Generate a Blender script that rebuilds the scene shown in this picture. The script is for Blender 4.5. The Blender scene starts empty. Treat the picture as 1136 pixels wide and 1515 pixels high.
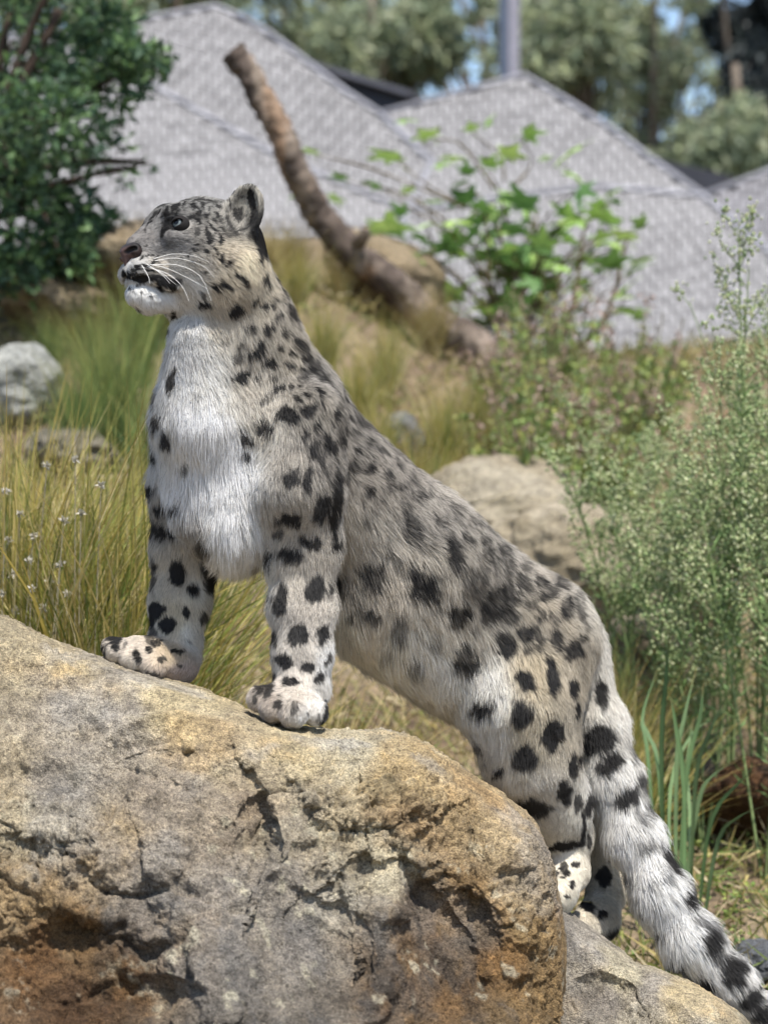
import bpy, bmesh, math, random
import numpy as np
from mathutils import Vector
from mathutils.bvhtree import BVHTree

rng = np.random.default_rng(7)
random.seed(7)
S = bpy.context.scene
COL = S.collection

# ------------------------------------------------------------------ camera
CAM_D = 3.5            # camera to the animal, metres
CAM_H = 1.15           # camera height above the low ground
FPX = 3290.0           # focal length in photograph pixels (1136 x 1515)
cam = bpy.data.cameras.new("camera")
cam.sensor_fit = 'VERTICAL'
cam.sensor_height = 36.0
cam.lens = 36.0 * FPX / 1515.0
cam.clip_start = 0.05
cam.clip_end = 2000
cam.dof.use_dof = True
cam.dof.focus_distance = CAM_D - 0.02
cam.dof.aperture_fstop = 4.1
cam_o = bpy.data.objects.new("camera", cam)
COL.objects.link(cam_o)
cam_o.location = (0, -CAM_D, CAM_H)
cam_o.rotation_euler = (math.radians(90), 0, 0)
S.camera = cam_o
CAMP = np.array([0, -CAM_D, CAM_H])

# ------------------------------------------------------------------ sky and sun
SUN_EL = math.radians(65)
SUN_AZ = math.radians(152)     # direction the light comes from: clockwise from +Y
world = bpy.data.worlds.new("World")
S.world = world
world.use_nodes = True
wn = world.node_tree.nodes
wl = world.node_tree.links
for n in list(wn):
    wn.remove(n)
wo = wn.new("ShaderNodeOutputWorld")
wb = wn.new("ShaderNodeBackground")
sky = wn.new("ShaderNodeTexSky")
sky.sky_type = 'NISHITA'
sky.sun_disc = False
sky.sun_elevation = SUN_EL
sky.sun_rotation = SUN_AZ
wb.inputs[1].default_value = 0.13
wl.new(sky.outputs[0], wb.inputs[0])
wl.new(wb.outputs[0], wo.inputs[0])
sun = bpy.data.lights.new("sun", 'SUN')
sun.energy = 4.2
sun.angle = math.radians(0.6)
sun.color = (1.0, 0.95, 0.88)
sun_o = bpy.data.objects.new("sun", sun)
COL.objects.link(sun_o)
sun_dir = Vector((math.sin(SUN_AZ) * math.cos(SUN_EL), math.cos(SUN_AZ) * math.cos(SUN_EL), math.sin(SUN_EL)))
sun_o.rotation_euler = sun_dir.to_track_quat('Z', 'Y').to_euler()
sun_o.location = (3, -3, 8)

S.view_settings.view_transform = 'Standard'
S.view_settings.look = 'None'
S.view_settings.exposure = 0.84
S.view_settings.gamma = 1
S.render.engine = 'CYCLES'
S.cycles.use_denoising = True
S.cycles.use_adaptive_sampling = True
S.cycles.adaptive_threshold = 0.015
S.cycles.max_bounces = 6
S.cycles.diffuse_bounces = 3
S.cycles.glossy_bounces = 2
S.cycles.transmission_bounces = 4
S.cycles.transparent_max_bounces = 8
S.cycles_curves.shape = 'RIBBONS'
S.cycles_curves.subdivisions = 2


# ------------------------------------------------------------------ helpers
def W(px, py, y):
    """photograph pixel + world Y -> world point (arrays allowed)"""
    d = np.asarray(y, float) + CAM_D
    return np.stack([(np.asarray(px, float) - 568) / FPX * d, d - CAM_D + 0 * np.asarray(px, float),
                     CAM_H + (757.5 - np.asarray(py, float)) / FPX * d], -1)


def R(px, y):
    """length in photograph pixels at world Y -> metres"""
    return px * (y + CAM_D) / FPX


def PX(p):
    d = p[..., 1] + CAM_D
    return np.stack([568 + p[..., 0] / d * FPX, 757.5 - (p[..., 2] - CAM_H) / d * FPX], -1)


def hash3(ix, iy, iz, seed):
    h = (ix.astype(np.uint32) * np.uint32(374761393) + iy.astype(np.uint32) * np.uint32(668265263)
         + iz.astype(np.uint32) * np.uint32(2147483647) + np.uint32((seed * 974711 + 12345) & 0xffffffff))
    h = (h ^ (h >> np.uint32(13))) * np.uint32(1274126177)
    h = h ^ (h >> np.uint32(16))
    h = h * np.uint32(2246822519)
    h = h ^ (h >> np.uint32(15))
    return (h & np.uint32(0xffffff)).astype(np.float64) / float(0xffffff)


def vnoise(p, seed=0):
    """value noise, p (N,3) -> about -1..1"""
    p = np.asarray(p, float) + 1000.0
    i = np.floor(p)
    f = p - i
    f = f * f * f * (f * (f * 6 - 15) + 10)
    ix, iy, iz = [i[:, k].astype(np.int64) for k in range(3)]
    out = 0
    for dx in (0, 1):
        wx = f[:, 0] if dx else 1 - f[:, 0]
        for dy in (0, 1):
            wy = f[:, 1] if dy else 1 - f[:, 1]
            for dz in (0, 1):
                wz = f[:, 2] if dz else 1 - f[:, 2]
                out = out + wx * wy * wz * hash3(ix + dx, iy + dy, iz + dz, seed)
    return out * 2 - 1


def fbm(p, octaves=4, seed=0, gain=0.5, lac=2.03):
    a, s, o = 1.0, 0.0, 0
    q = np.asarray(p, float)
    for k in range(octaves):
        o = o + a * vnoise(q, seed + k * 17)
        s += a
        a *= gain
        q = q * lac + 3.7
    return o / s


def ridged(p, octaves=4, seed=0):
    a, s, o = 1.0, 0.0, 0
    q = np.asarray(p, float)
    for k in range(octaves):
        o = o + a * (1 - np.abs(vnoise(q, seed + k * 31)) * 2)
        s += a
        a *= 0.5
        q = q * 2.1 + 1.3
    return o / s


def smooth(a, b, x):
    t = np.clip((x - a) / (b - a), 0, 1)
    return t * t * (3 - 2 * t)


def nrm(v):
    v = np.asarray(v, float)
    return v / np.maximum(np.linalg.norm(v, axis=-1, keepdims=True), 1e-9)


def srgb(h):
    if isinstance(h, str):
        h = h.lstrip('#')
        c = np.array([int(h[i:i + 2], 16) / 255 for i in (0, 2, 4)])
    else:
        c = np.asarray(h, float) / 255
    return np.where(c <= 0.04045, c / 12.92, ((c + 0.055) / 1.055) ** 2.4)


def link(o, parent=None):
    COL.objects.link(o)
    if parent is not None:
        o.parent = parent
    return o


def tag(o, label=None, cat=None, group=None, kind=None):
    if label: o["label"] = label
    if cat: o["category"] = cat
    if group: o["group"] = group
    if kind: o["kind"] = kind
    return o


def empty(name, loc=(0, 0, 0), rz=0.0):
    o = bpy.data.objects.new(name, None)
    o.empty_display_size = 0.1
    o.location = loc
    o.rotation_euler = (0, 0, rz)
    COL.objects.link(o)
    return o


def mesh_np(name, V, F, smooth_shade=True):
    """V (n,3); F: array (m,k) or list of such arrays (mixed sizes)"""
    me = bpy.data.meshes.new(name)
    if not isinstance(F, (list, tuple)):
        F = [F]
    F = [np.asarray(f, np.int32) for f in F if len(f)]
    V = np.asarray(V, np.float32)
    me.vertices.add(len(V))
    me.vertices.foreach_set("co", V.ravel())
    nl = sum(f.size for f in F)
    npoly = sum(len(f) for f in F)
    me.loops.add(nl)
    me.polygons.add(npoly)
    me.loops.foreach_set("vertex_index", np.concatenate([f.ravel() for f in F]))
    tot = np.concatenate([np.full(len(f), f.shape[1], np.int32) for f in F])
    st = np.concatenate([[0], np.cumsum(tot)[:-1]]).astype(np.int32)
    me.polygons.foreach_set("loop_start", st)
    me.polygons.foreach_set("loop_total", tot)
    me.polygons.foreach_set("use_smooth", np.full(npoly, smooth_shade))
    me.update(calc_edges=True)
    me.validate()
    return me


def obj(name, me, mat=None, parent=None, loc=None):
    o = bpy.data.objects.new(name, me)
    if mat is not None and not me.materials:
        me.materials.append(mat)
    if loc is not None:
        o.location = loc
    return link(o, parent)


def set_col(me, C, name="Col", domain='POINT'):
    a = me.attributes.new(name, 'FLOAT_COLOR', domain)
    C = np.asarray(C, np.float32)
    if C.shape[1] == 3:
        C = np.concatenate([C, np.ones((len(C), 1), np.float32)], 1)
    a.data.foreach_set("color", C.ravel())


def set_f(me, v, name, domain='POINT'):
    a = me.attributes.new(name, 'FLOAT', domain)
    a.data.foreach_set("value", np.asarray(v, np.float32).ravel())


def mat_new(name):
    m = bpy.data.materials.new(name)
    m.use_nodes = True
    nt = m.node_tree
    for n in list(nt.nodes):
        nt.nodes.remove(n)
    out = nt.nodes.new("ShaderNodeOutputMaterial")
    return m, nt, out


class NT:
    """tiny node wiring helper"""

    def __init__(self, nt):
        self.nt = nt

    def n(self, kind, **kw):
        node = self.nt.nodes.new("ShaderNode" + kind)
        for k, v in kw.items():
            if k.startswith("i_"):
                self.set(node, k[2:].replace("_", " "), v)
            else:
                setattr(node, k, v)
        return node

    def set(self, node, key, v):
        sock = node.inputs[int(key)] if key.isdigit() else node.inputs[key]
        if isinstance(v, bpy.types.NodeSocket):
            self.nt.links.new(v, sock)
        else:
            if hasattr(sock.default_value, '__len__') and not hasattr(v, '__len__'):
                v = (v,) * len(sock.default_value)
            if hasattr(sock.default_value, '__len__') and len(sock.default_value) == 4 and len(v) == 3:
                v = (*v, 1)
            sock.default_value = v

    def mix(self, a, b, f, mode='MIX'):
        m = self.nt.nodes.new("ShaderNodeMix")
        m.data_type = 'RGBA'
        m.blend_type = mode
        for s, v in ((m.inputs[0], f), (m.inputs[6], a), (m.inputs[7], b)):
            if isinstance(v, bpy.types.NodeSocket):
                self.nt.links.new(v, s)
            else:
                s.default_value = (*v, 1) if hasattr(v, '__len__') and len(v) == 3 else v
        return m.outputs[2]

    def ramp(self, fac, stops, interp='LINEAR'):
        r = self.nt.nodes.new("ShaderNodeValToRGB")
        r.color_ramp.interpolation = interp
        e = r.color_ramp.elements
        while len(e) < len(stops):
            e.new(0.5)
        for el, (p, c) in zip(e, stops):
            el.position = p
            el.color = (*c, 1) if hasattr(c, '__len__') else (c, c, c, 1)
        self.nt.links.new(fac, r.inputs[0])
        return r.outputs[0]

    def link(self, a, b):
        self.nt.links.new(a, b)


def mat_attr(name, rough=0.8, var=0.25, spec=0.3, transl=0.0, scale=30.0, bump=0.0, bump_scale=200.0, obj_rand=0.0):
    """Colour from the mesh's Col attribute, mottled by noise; optional leaf translucency, bump and per-object shift."""
    m, nt, out = mat_new(name)
    g = NT(nt)
    at = g.n("Attribute", attribute_name="Col")
    tc = g.n("TexCoord")
    no = g.n("TexNoise", i_Scale=scale, i_Detail=4.0)
    g.link(tc.outputs["Object"], no.inputs["Vector"])
    f = g.ramp(no.outputs[0], [(0.3, 1 - var), (0.7, 1 + var)])
    c = g.mix(at.outputs["Color"], f, 1.0, 'MULTIPLY')
    if obj_rand:
        oi = g.n("ObjectInfo")
        hs = g.n("HueSaturation")
        mr = g.n("MapRange", i_3=1 - obj_rand, i_4=1 + obj_rand)
        g.link(oi.outputs["Random"], mr.inputs[0])
        g.link(mr.outputs[0], hs.inputs["Value"])
        g.link(c, hs.inputs["Color"])
        c = hs.outputs[0]
    b = g.n("BsdfPrincipled", i_Roughness=rough)
    b.inputs["Specular IOR Level"].default_value = spec
    g.link(c, b.inputs["Base Color"])
    if bump:
        n2 = g.n("TexNoise", i_Scale=bump_scale, i_Detail=5.0)
        g.link(tc.outputs["Object"], n2.inputs["Vector"])
        bp = g.n("Bump", i_Strength=bump, i_Distance=0.01)
        g.link(n2.outputs[0], bp.inputs["Height"])
        g.link(bp.outputs[0], b.inputs["Normal"])
    if transl:
        t = g.n("BsdfTranslucent")
        g.link(c, t.inputs["Color"])
        mx = g.n("MixShader", i_0=transl)
        g.link(b.outputs[0], mx.inputs[1])
        g.link(t.outputs[0], mx.inputs[2])
        g.link(mx.outputs[0], out.inputs["Surface"])
    else:
        g.link(b.outputs[0], out.inputs["Surface"])
    return m


def tube_np(P, rad, sides=8, cap=True, noise=0.0, seed=0):
    """swept tube through points P with radii rad -> V, list of face arrays"""
    P = np.asarray(P, float)
    rad = np.asarray(rad, float)
    n = len(P)
    T = nrm(np.gradient(P, axis=0))
    ref = np.array([0.0, 0, 1]) if abs(T[0][2]) < 0.9 else np.array([1.0, 0, 0])
    A = []
    a = nrm(np.cross(T[0], ref))
    for i in range(n):
        a = nrm(a - T[i] * np.dot(a, T[i]))
        A.append(a)
    A = np.array(A)
    B = np.cross(T, A)
    th = np.linspace(0, 2 * np.pi, sides, endpoint=False)
    rr = rad[:, None] * np.ones(sides)[None]
    if noise:
        q = np.stack([np.cos(th)[None] * 1.5 + 0 * rr, np.sin(th)[None] * 1.5 + 0 * rr,
                      np.linspace(0, n * 0.6, n)[:, None] + 0 * rr], -1).reshape(-1, 3)
        rr = rr * (1 + noise * fbm(q, 3, seed).reshape(n, sides))
    V = P[:, None] + rr[..., None] * (np.cos(th)[None, :, None] * A[:, None] + np.sin(th)[None, :, None] * B[:, None])
    V = V.reshape(-1, 3)
    i, j = np.meshgrid(np.arange(n - 1), np.arange(sides), indexing='ij')
    j2 = (j + 1) % sides
    F = np.stack([i * sides + j, i * sides + j2, (i + 1) * sides + j2, (i + 1) * sides + j], -1).reshape(-1, 4)
    Fs = [F]
    if cap:
        V = np.concatenate([V, P[:1], P[-1:]])
        jj = np.arange(sides)
        k0, k1 = n * sides, n * sides + 1
        Fs.append(np.concatenate([
            np.stack([np.full(sides, k0), (jj + 1) % sides, jj], -1),
            np.stack([np.full(sides, k1), (n - 1) * sides + jj, (n - 1) * sides + (jj + 1) % sides], -1)]))
    return V, Fs


def join(parts):
    """list of (V, faces list) -> V, faces list"""
    Vs, Fs, o = [], {}, 0
    for V, FL in parts:
        for f in FL:
            f = np.asarray(f)
            if len(f):
                Fs.setdefault(f.shape[1], []).append(f + o)
        Vs.append(V)
        o += len(V)
    return np.concatenate(Vs), [np.concatenate(v) for v in Fs.values()]


def spline(P, n):
    """Catmull-Rom through P (k,d) -> (n,d)"""
    P = np.asarray(P, float)
    k = len(P)
    Q = np.concatenate([2 * P[:1] - P[1:2], P, 2 * P[-1:] - P[-2:-1]])
    t = np.linspace(0, k - 1 - 1e-9, n)
    i = t.astype(int)
    f = (t - i)[:, None]
    p0, p1, p2, p3 = Q[i], Q[i + 1], Q[i + 2], Q[i + 3]
    return 0.5 * (2 * p1 + (p2 - p0) * f + (2 * p0 - 5 * p1 + 4 * p2 - p3) * f * f + (3 * p1 - p0 - 3 * p2 + p3) * f ** 3)
# =================================================================== GROUND
def ground_z(x, y):
    x = np.asarray(x, float)
    y = np.asarray(y, float)
    ky = [-40, -2, 0.2, 1.0, 2.0, 2.7, 3.5, 5.0, 6.0, 7.5, 9.5, 13, 20, 60, 400]
    kz = [0.0, .05, .16, .28, .48, .70, 1.00, 1.58, 1.78, 1.86, 1.80, 1.6, 1.4, 1.4, 1.4]
    z = np.interp(y, ky, kz)
    x0 = .25 + .12 * np.clip(y - 3, 0, 6)
    left = smooth(0, 1, x0 - x) * smooth(.1, .8, y) * (1 - smooth(8, 12, y)) * .40
    right = smooth(.8, 2.5, x) * smooth(1.5, 3, y) * (1 - smooth(6, 12, y)) * .15
    p = np.stack([x * 1.3, y * 1.3, 0 * x], -1).reshape(-1, 3)
    n = fbm(p, 4, 11).reshape(x.shape) * .07 * (1 - smooth(30, 90, np.abs(y)))
    n2 = fbm(p * 9, 3, 13).reshape(x.shape) * .018
    return z + left + right + n + n2


def axis(segs):
    out = []
    for a, b, n in segs:
        out += list(np.linspace(a, b, n, endpoint=False))
    out.append(segs[-1][1])
    return np.array(out)


gx = axis([(-400, -30, 14), (-30, -4, 30), (-4, 4, 230), (4, 30, 30), (30, 400, 14)])
gy = axis([(-40, -2, 14), (-2, 10, 320), (10, 40, 60), (40, 500, 20)])
GX, GY = np.meshgrid(gx, gy, indexing='ij')
GZ = ground_z(GX, GY)
nx_, ny_ = GX.shape
ii, jj = np.meshgrid(np.arange(nx_ - 1), np.arange(ny_ - 1), indexing='ij')
gF = np.stack([ii * ny_ + jj, (ii + 1) * ny_ + jj, (ii + 1) * ny_ + jj + 1, ii * ny_ + jj + 1], -1).reshape(-1, 4)
M_SOIL, nt_, out_ = mat_new("soil")
g_ = NT(nt_)
tc0 = g_.n("TexCoord")
n1 = g_.n("TexNoise", i_Scale=3.0, i_Detail=6.0)
n2 = g_.n("TexNoise", i_Scale=45.0, i_Detail=6.0)
v1 = g_.n("TexVoronoi", i_Scale=60.0)
for n_ in (n1, n2, v1):
    g_.link(tc0.outputs["Object"], n_.inputs["Vector"])
c1 = g_.ramp(n1.outputs[0], [(.3, (.10, .065, .04)), (.5, (.17, .125, .08)), (.7, (.26, .21, .14))])
c2_ = g_.ramp(n2.outputs[0], [(.3, (.45, .45, .45)), (.7, (1.25, 1.2, 1.1))])
cc_ = g_.mix(c1, c2_, 1.0, 'MULTIPLY')
b_ = g_.n("BsdfPrincipled", i_Roughness=.95)
g_.link(cc_, b_.inputs["Base Color"])
bp = g_.n("Bump", i_Strength=.7, i_Distance=.02)
g_.link(n2.outputs[0], bp.inputs["Height"])
g_.link(bp.outputs[0], b_.inputs["Normal"])
g_.link(b_.outputs[0], out_.inputs["Surface"])
ground = obj("ground", mesh_np("ground", np.stack([GX, GY, GZ], -1).reshape(-1, 3), gF), M_SOIL)
tag(ground, "brown earth bank rising behind the boulder", "ground", kind="structure")


def gpos(px, y):
    """a spot on the ground seen in column px of the photograph at world Y"""
    x = (px - 568) / FPX * (y + CAM_D)
    return np.array([x, y, float(ground_z(np.array([x]), np.array([y]))[0])])


# =================================================================== BUILDING BEYOND: folded shingle roof
def roof_y(px, py, tilt):
    """depth of a roof plane: 1/d is linear in the pixel, so each facet is flat in space"""
    inv = .04 - (640 - np.asarray(py, float)) / 630 * .00875 - (tilt[0] + tilt[1] * (np.asarray(px, float) - 600)) / 784
    return 1 / inv - CAM_D


ROOF = [  # polygon in photograph pixels, tilt of the plane, row direction in pixels
    ([(-160, 78), (140, 42), (320, 10), (395, 48), (470, 105), (562, 168), (640, 240), (600, 312), (400, 225), (180, 100), (-160, 78)], (.0, .0), (1, .30), '#cac8c8'),
    ([(-160, 78), (180, 100), (400, 225), (600, 312), (600, 640), (-160, 640)], (0, .0), (1, -.06), '#d2d0d0'),
    ([(562, 168), (775, 112), (905, 192), (1040, 290), (880, 276), (600, 312), (640, 240)], (.0, .0), (1, -.10), '#d0cece'),
    ([(600, 312), (880, 276), (1040, 290), (1136, 372), (1320, 500), (1320, 640), (600, 640)], (.0, .0), (1, -.20), '#d2d0d0'),
    ([(1040, 290), (1320, 185), (1320, 500), (1136, 372)], (.0, .0), (1, .12), '#bdbbbf'),  # darker colour paints in the shade of this facet turned from the sun
]
M_TILE, nt_, out_ = mat_new("roof_shingle")
g_ = NT(nt_)
at_ = g_.n("Attribute", attribute_name="Col")
tc0 = g_.n("TexCoord")
no_ = g_.n("TexNoise", i_Scale=8.0, i_Detail=5.0)
g_.link(tc0.outputs["Object"], no_.inputs["Vector"])
f_ = g_.ramp(no_.outputs[0], [(.3, .82), (.7, 1.08)])
oi = g_.n("ObjectInfo")
mr = g_.n("MapRange", i_3=.90, i_4=1.06)
g_.link(oi.outputs["Random"], mr.inputs[0])
c_ = g_.mix(at_.outputs["Color"], f_, 1.0, 'MULTIPLY')
b_ = g_.n("BsdfPrincipled", i_Roughness=.7)
g_.link(c_, b_.inputs["Base Color"])
g_.link(b_.outputs[0], out_.inputs["Surface"])
M_DECK = mat_attr("roof_deck", rough=.9, var=.15, scale=4)
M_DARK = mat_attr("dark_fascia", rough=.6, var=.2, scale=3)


def inside(poly, x, y):
    c = np.zeros(len(x), bool)
    n = len(poly)
    for i in range(n):
        (x1, y1), (x2, y2) = poly[i], poly[(i + 1) % n]
        if y1 == y2:
            continue
        m = ((y1 > y) != (y2 > y)) & (x < (x2 - x1) * (y - y1) / (y2 - y1) + x1)
        c ^= m
    return c


building = empty("building", (0, 24, 2.4))
tag(building, "building with a pale grey shingled zigzag roof beyond the enclosure", "building")


def put_in(o, root):
    o.parent = root
    o.location = -Vector(root.location)
    return o


OUTL = [(-160, 78), (140, 42), (320, 10), (395, 48), (470, 105), (562, 168), (775, 112), (905, 192), (1040, 290), (1320, 185), (1320, 640), (-160, 640)]
tiles = []
for poly, tilt, rd, hexc in ROOF:
    P = np.array(poly, float)
    # deck: a solid sheet 6 cm thick under the shingles
    bm = bmesh.new()
    top = [bm.verts.new(W(a, b, float(roof_y(a, b, tilt)) + .06)) for a, b in poly[:-1] if True] if poly[0] == poly[-1] else [bm.verts.new(W(a, b, float(roof_y(a, b, tilt)) + .06)) for a, b in poly]
    f0 = bm.faces.new(top)
    r_ = bmesh.ops.extrude_face_region(bm, geom=[f0])
    for v in [e for e in r_['geom'] if isinstance(e, bmesh.types.BMVert)]:
        v.co += Vector((0, .12, -.04))
    bmesh.ops.triangulate(bm, faces=bm.faces)
    me = bpy.data.meshes.new("roof")
    bm.to_mesh(me)
    bm.free()
    set_col(me, np.tile(srgb('#747270') * .40, (len(me.vertices), 1)))
    put_in(obj("roof", me, M_DECK), building)
    u = np.array([1.0, rd[1]])
    pu, pv = 19.0, 13.5
    cx, cy = np.meshgrid(np.arange(-30, 60), np.arange(-45, 62))
    X = 500 + cx * pu + (cy % 2) * pu * .5 + (cy * pv) * 0.0
    Y = 300 + cy * pv + (cx * pu + (cy % 2) * pu * .5) * rd[1]
    xr, yr = X.ravel(), Y.ravel()
    m = np.zeros(len(xr), bool)
    for ox, oy in ((0, 0), (8, 0), (-8, 0), (0, 5), (0, -5)):
        m |= inside(poly, xr + ox, yr + oy)
    m &= inside(OUTL, xr, yr)
    m &= (X.ravel() > -60) & (X.ravel() < 1200) & (Y.ravel() < 560)
    for x, y in zip(X.ravel()[m], Y.ravel()[m]):
        tiles.append((x, y, tilt, rd, hexc))
# shingle: a tapered slab, thick at its lower edge
def tile_geo(t, jit):
    x, y, tilt, rd, hexc = t
    hw, hh = 8.0, 4.5
    lift_lo, lift_hi = .060, .010
    P = []
    for sx, sy, lift in ((-1, 1, lift_lo), (1, 1, lift_lo), (1, -1, lift_hi), (-1, -1, lift_hi)):
        a = x + sx * hw + jit[0]
        b = y + sy * hh + sx * hw * rd[1] + jit[1]
        P.append(W(a, b, float(roof_y(a, b, tilt)) - lift))
    P += [p + np.array([0, .028, -.012]) for p in P]
    return np.array(P)


TF = np.array([(0, 1, 2, 3), (7, 6, 5, 4), (0, 4, 5, 1), (1, 5, 6, 2), (2, 6, 7, 3), (3, 7, 4, 0)])
far_parts, far_cols = [], []
show = sorted(range(len(tiles)), key=lambda i: (abs(tiles[i][0] - 560) > 620, tiles[i][1]))
vis = [i for i in range(len(tiles)) if 250 < tiles[i][0] < 1100 and tiles[i][1] < 330]
vis = set(sorted(vis, key=lambda i: -tiles[i][1])[:300])
tile_cache = {}
for i, t in enumerate(tiles):
    jit = rng.normal(0, .5, 2)
    P = tile_geo(t, jit if i not in vis else (0, 0))
    c = srgb(t[4]) * .46 * rng.uniform(.86, 1.08)
    if i in vis:
        base = P[0]
        Q = P - base
        key = (t[4], round(float(Q[2][0]), 2), round(float(Q[2][2]), 2))
        if key not in tile_cache:
            me = mesh_np("tile", Q, TF, False)
            set_col(me, np.tile(srgb(t[4]) * .46, (8, 1)))
            tile_cache[key] = me
        o = obj("tile", tile_cache[key], M_TILE)
        o.parent = building
        o.location = Vector(base + np.array([jit[0] * .004, 0, jit[1] * .004])) - building.location
    else:
        far_parts.append((P, [TF]))
        far_cols.append(np.tile(c, (8, 1)))
V, Fs = join(far_parts)
me = mesh_np("tile_field", V, Fs, False)
set_col(me, np.concatenate(far_cols))
o = put_in(obj("tile_field", me, M_TILE), building)
o["kind"] = "stuff"


def slab(name, poly, y, thick, col, mat, root=None, rootname=None):
    """flat polygon in pixels at depth y, thick metres deep"""
    n = len(poly)
    A = np.array([W(a, b, y) for a, b in poly])
    B = A + np.array([0, thick, 0])
    me = bpy.data.meshes.new(name)
    me.from_pydata([tuple(v) for v in np.concatenate([A, B])], [], [tuple(range(n)), tuple(range(2 * n - 1, n - 1, -1))] + [(i, n + i, n + (i + 1) % n, (i + 1) % n)[::-1] for i in range(n)])
    bm = bmesh.new()
    bm.from_mesh(me)
    bmesh.ops.recalc_face_normals(bm, faces=bm.faces)
    bm.to_mesh(me)
    bm.free()
    set_col(me, np.tile(col, (2 * n, 1)))
    o = obj(name, me, mat)
    return put_in(o, root) if root is not None else o


M_CAP = mat_attr("ridge_cap", rough=.7, var=.1, scale=3)
for pts, yy in (([(-160, 76), (140, 41), (320, 9), (360, 26), (395, 47), (435, 76), (470, 104), (515, 138), (562, 168)], 28.3), ([(562, 168), (775, 111), (840, 150), (905, 191), (975, 244), (1040, 289)], 27.8), ([(1040, 289), (1320, 184)], 26.6), ([(-160, 78), (180, 100), (400, 225), (600, 312)], 0), ([(600, 312), (880, 276), (1040, 290), (1136, 372), (1320, 500)], 0), ([(562, 168), (640, 240), (600, 312), (600, 640)], 0)):
    P = np.array([W(a, b, float(roof_y(a, b, (0, 0))) - .05) for a, b in pts])
    V, Fs = tube_np(P, np.full(len(P), .045), 6, True)
    me = mesh_np("ridge_cap", V, Fs)
    set_col(me, np.tile(srgb('#c4c4cc') * .42, (len(V), 1)))
    put_in(obj("ridge_cap", me, M_CAP), building)
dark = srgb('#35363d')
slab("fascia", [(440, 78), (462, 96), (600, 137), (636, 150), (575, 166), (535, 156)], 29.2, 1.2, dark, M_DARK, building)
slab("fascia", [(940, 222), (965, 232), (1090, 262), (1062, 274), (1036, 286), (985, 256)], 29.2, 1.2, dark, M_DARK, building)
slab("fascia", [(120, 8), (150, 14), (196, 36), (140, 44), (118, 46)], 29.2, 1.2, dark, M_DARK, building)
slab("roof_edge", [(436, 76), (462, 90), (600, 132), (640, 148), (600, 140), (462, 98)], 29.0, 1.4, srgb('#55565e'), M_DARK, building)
slab("wall", [(-160, 560), (1320, 560), (1320, 800), (-160, 800)], 22.6, .3, srgb('#6f6c68'), M_DARK, building)

# steel mast behind the roof
mast = empty("mast", tuple(W(756, 300, 30.5)))
tag(mast, "grey steel mast rising behind the roof peak", "mast")
M_STEEL = mat_attr("painted_steel", rough=.5, var=.12, scale=6)
base_z = 2.3
for nm, x0, x1, y0, th, col in (("post", 741, 768, 30.5, .22, '#8e8c96'), ("rail", 738, 752, 30.35, .1, '#4d5666')):
    A = W(x0, 300, y0); B = W(x1, 300, y0)
    z1 = float(W(755, -330, y0)[2])
    Pz = np.array([[A[0], y0, base_z], [B[0], y0, base_z], [B[0], y0 + th, base_z], [A[0], y0 + th, base_z]])
    Qz = Pz.copy(); Qz[:, 2] = z1
    me = mesh_np(nm, np.concatenate([Pz, Qz]), np.array([(3, 2, 1, 0), (4, 5, 6, 7), (0, 1, 5, 4), (1, 2, 6, 5), (2, 3, 7, 6), (3, 0, 4, 7)]), False)
    set_col(me, np.tile(srgb(col), (8, 1)))
    put_in(obj(nm, me, M_STEEL), mast)
# =================================================================== BOULDERS
M_ROCK, nt_, out_ = mat_new("weathered_rock")
g_ = NT(nt_)
at_ = g_.n("Attribute", attribute_name="Col")
ao_ = g_.n("Attribute", attribute_name="Rough")
tc0 = g_.n("TexCoord")
sep = lambda n: n
n1 = g_.n("TexNoise", i_Scale=38.0, i_Detail=8.0, i_Roughness=.65)
n2 = g_.n("TexNoise", i_Scale=170.0, i_Detail=6.0, i_Roughness=.7)
n3 = g_.n("TexNoise", i_Scale=520.0, i_Detail=3.0)
v1 = g_.n("TexVoronoi", i_Scale=230.0)
n4 = g_.n("TexNoise", i_Scale=11.0, i_Detail=6.0)
for n_ in (n1, n2, n3, v1, n4):
    g_.link(tc0.outputs["Object"], n_.inputs["Vector"])
m1 = g_.ramp(n1.outputs[0], [(.30, (.50, .49, .48)), (.5, (.98, .97, .96)), (.70, (1.45, 1.42, 1.36))])
m2 = g_.ramp(n2.outputs[0], [(.34, (.36, .35, .35)), (.46, (.95, .95, .95)), (.66, (1.5, 1.48, 1.42))])
m3 = g_.ramp(n3.outputs[0], [(.36, (.50, .50, .50)), (.5, (1, 1, 1)), (.64, (1.5, 1.5, 1.48))])
c_ = g_.mix(at_.outputs["Color"], m1, .85, 'MULTIPLY')
c_ = g_.mix(c_, m2, .85, 'MULTIPLY')
c_ = g_.mix(c_, m3, .8, 'MULTIPLY')
li = g_.ramp(n4.outputs[0], [(.60, 0), (.72, 1)])
li2 = g_.mix(li, m2, 1.0, 'MULTIPLY')
lw = g_.n("Math", operation='MULTIPLY', i_1=.22)
g_.link(li, lw.inputs[0])
c_ = g_.mix(c_, (.42, .37, .24), lw.outputs[0])
b_ = g_.n("BsdfPrincipled", i_Roughness=.92)
b_.inputs["Specular IOR Level"].default_value = .22
g_.link(c_, b_.inputs["Base Color"])
hsum = g_.n("Math", operation='MULTIPLY_ADD', i_1=.5)
g_.link(n2.outputs[0], hsum.inputs[0])
g_.link(n1.outputs[0], hsum.inputs[2])
h2 = g_.n("Math", operation='MULTIPLY_ADD', i_1=.22)
g_.link(n3.outputs[0], h2.inputs[0])
g_.link(hsum.outputs[0], h2.inputs[2])
bp = g_.n("Bump", i_Strength=1.0, i_Distance=.022)
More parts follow.
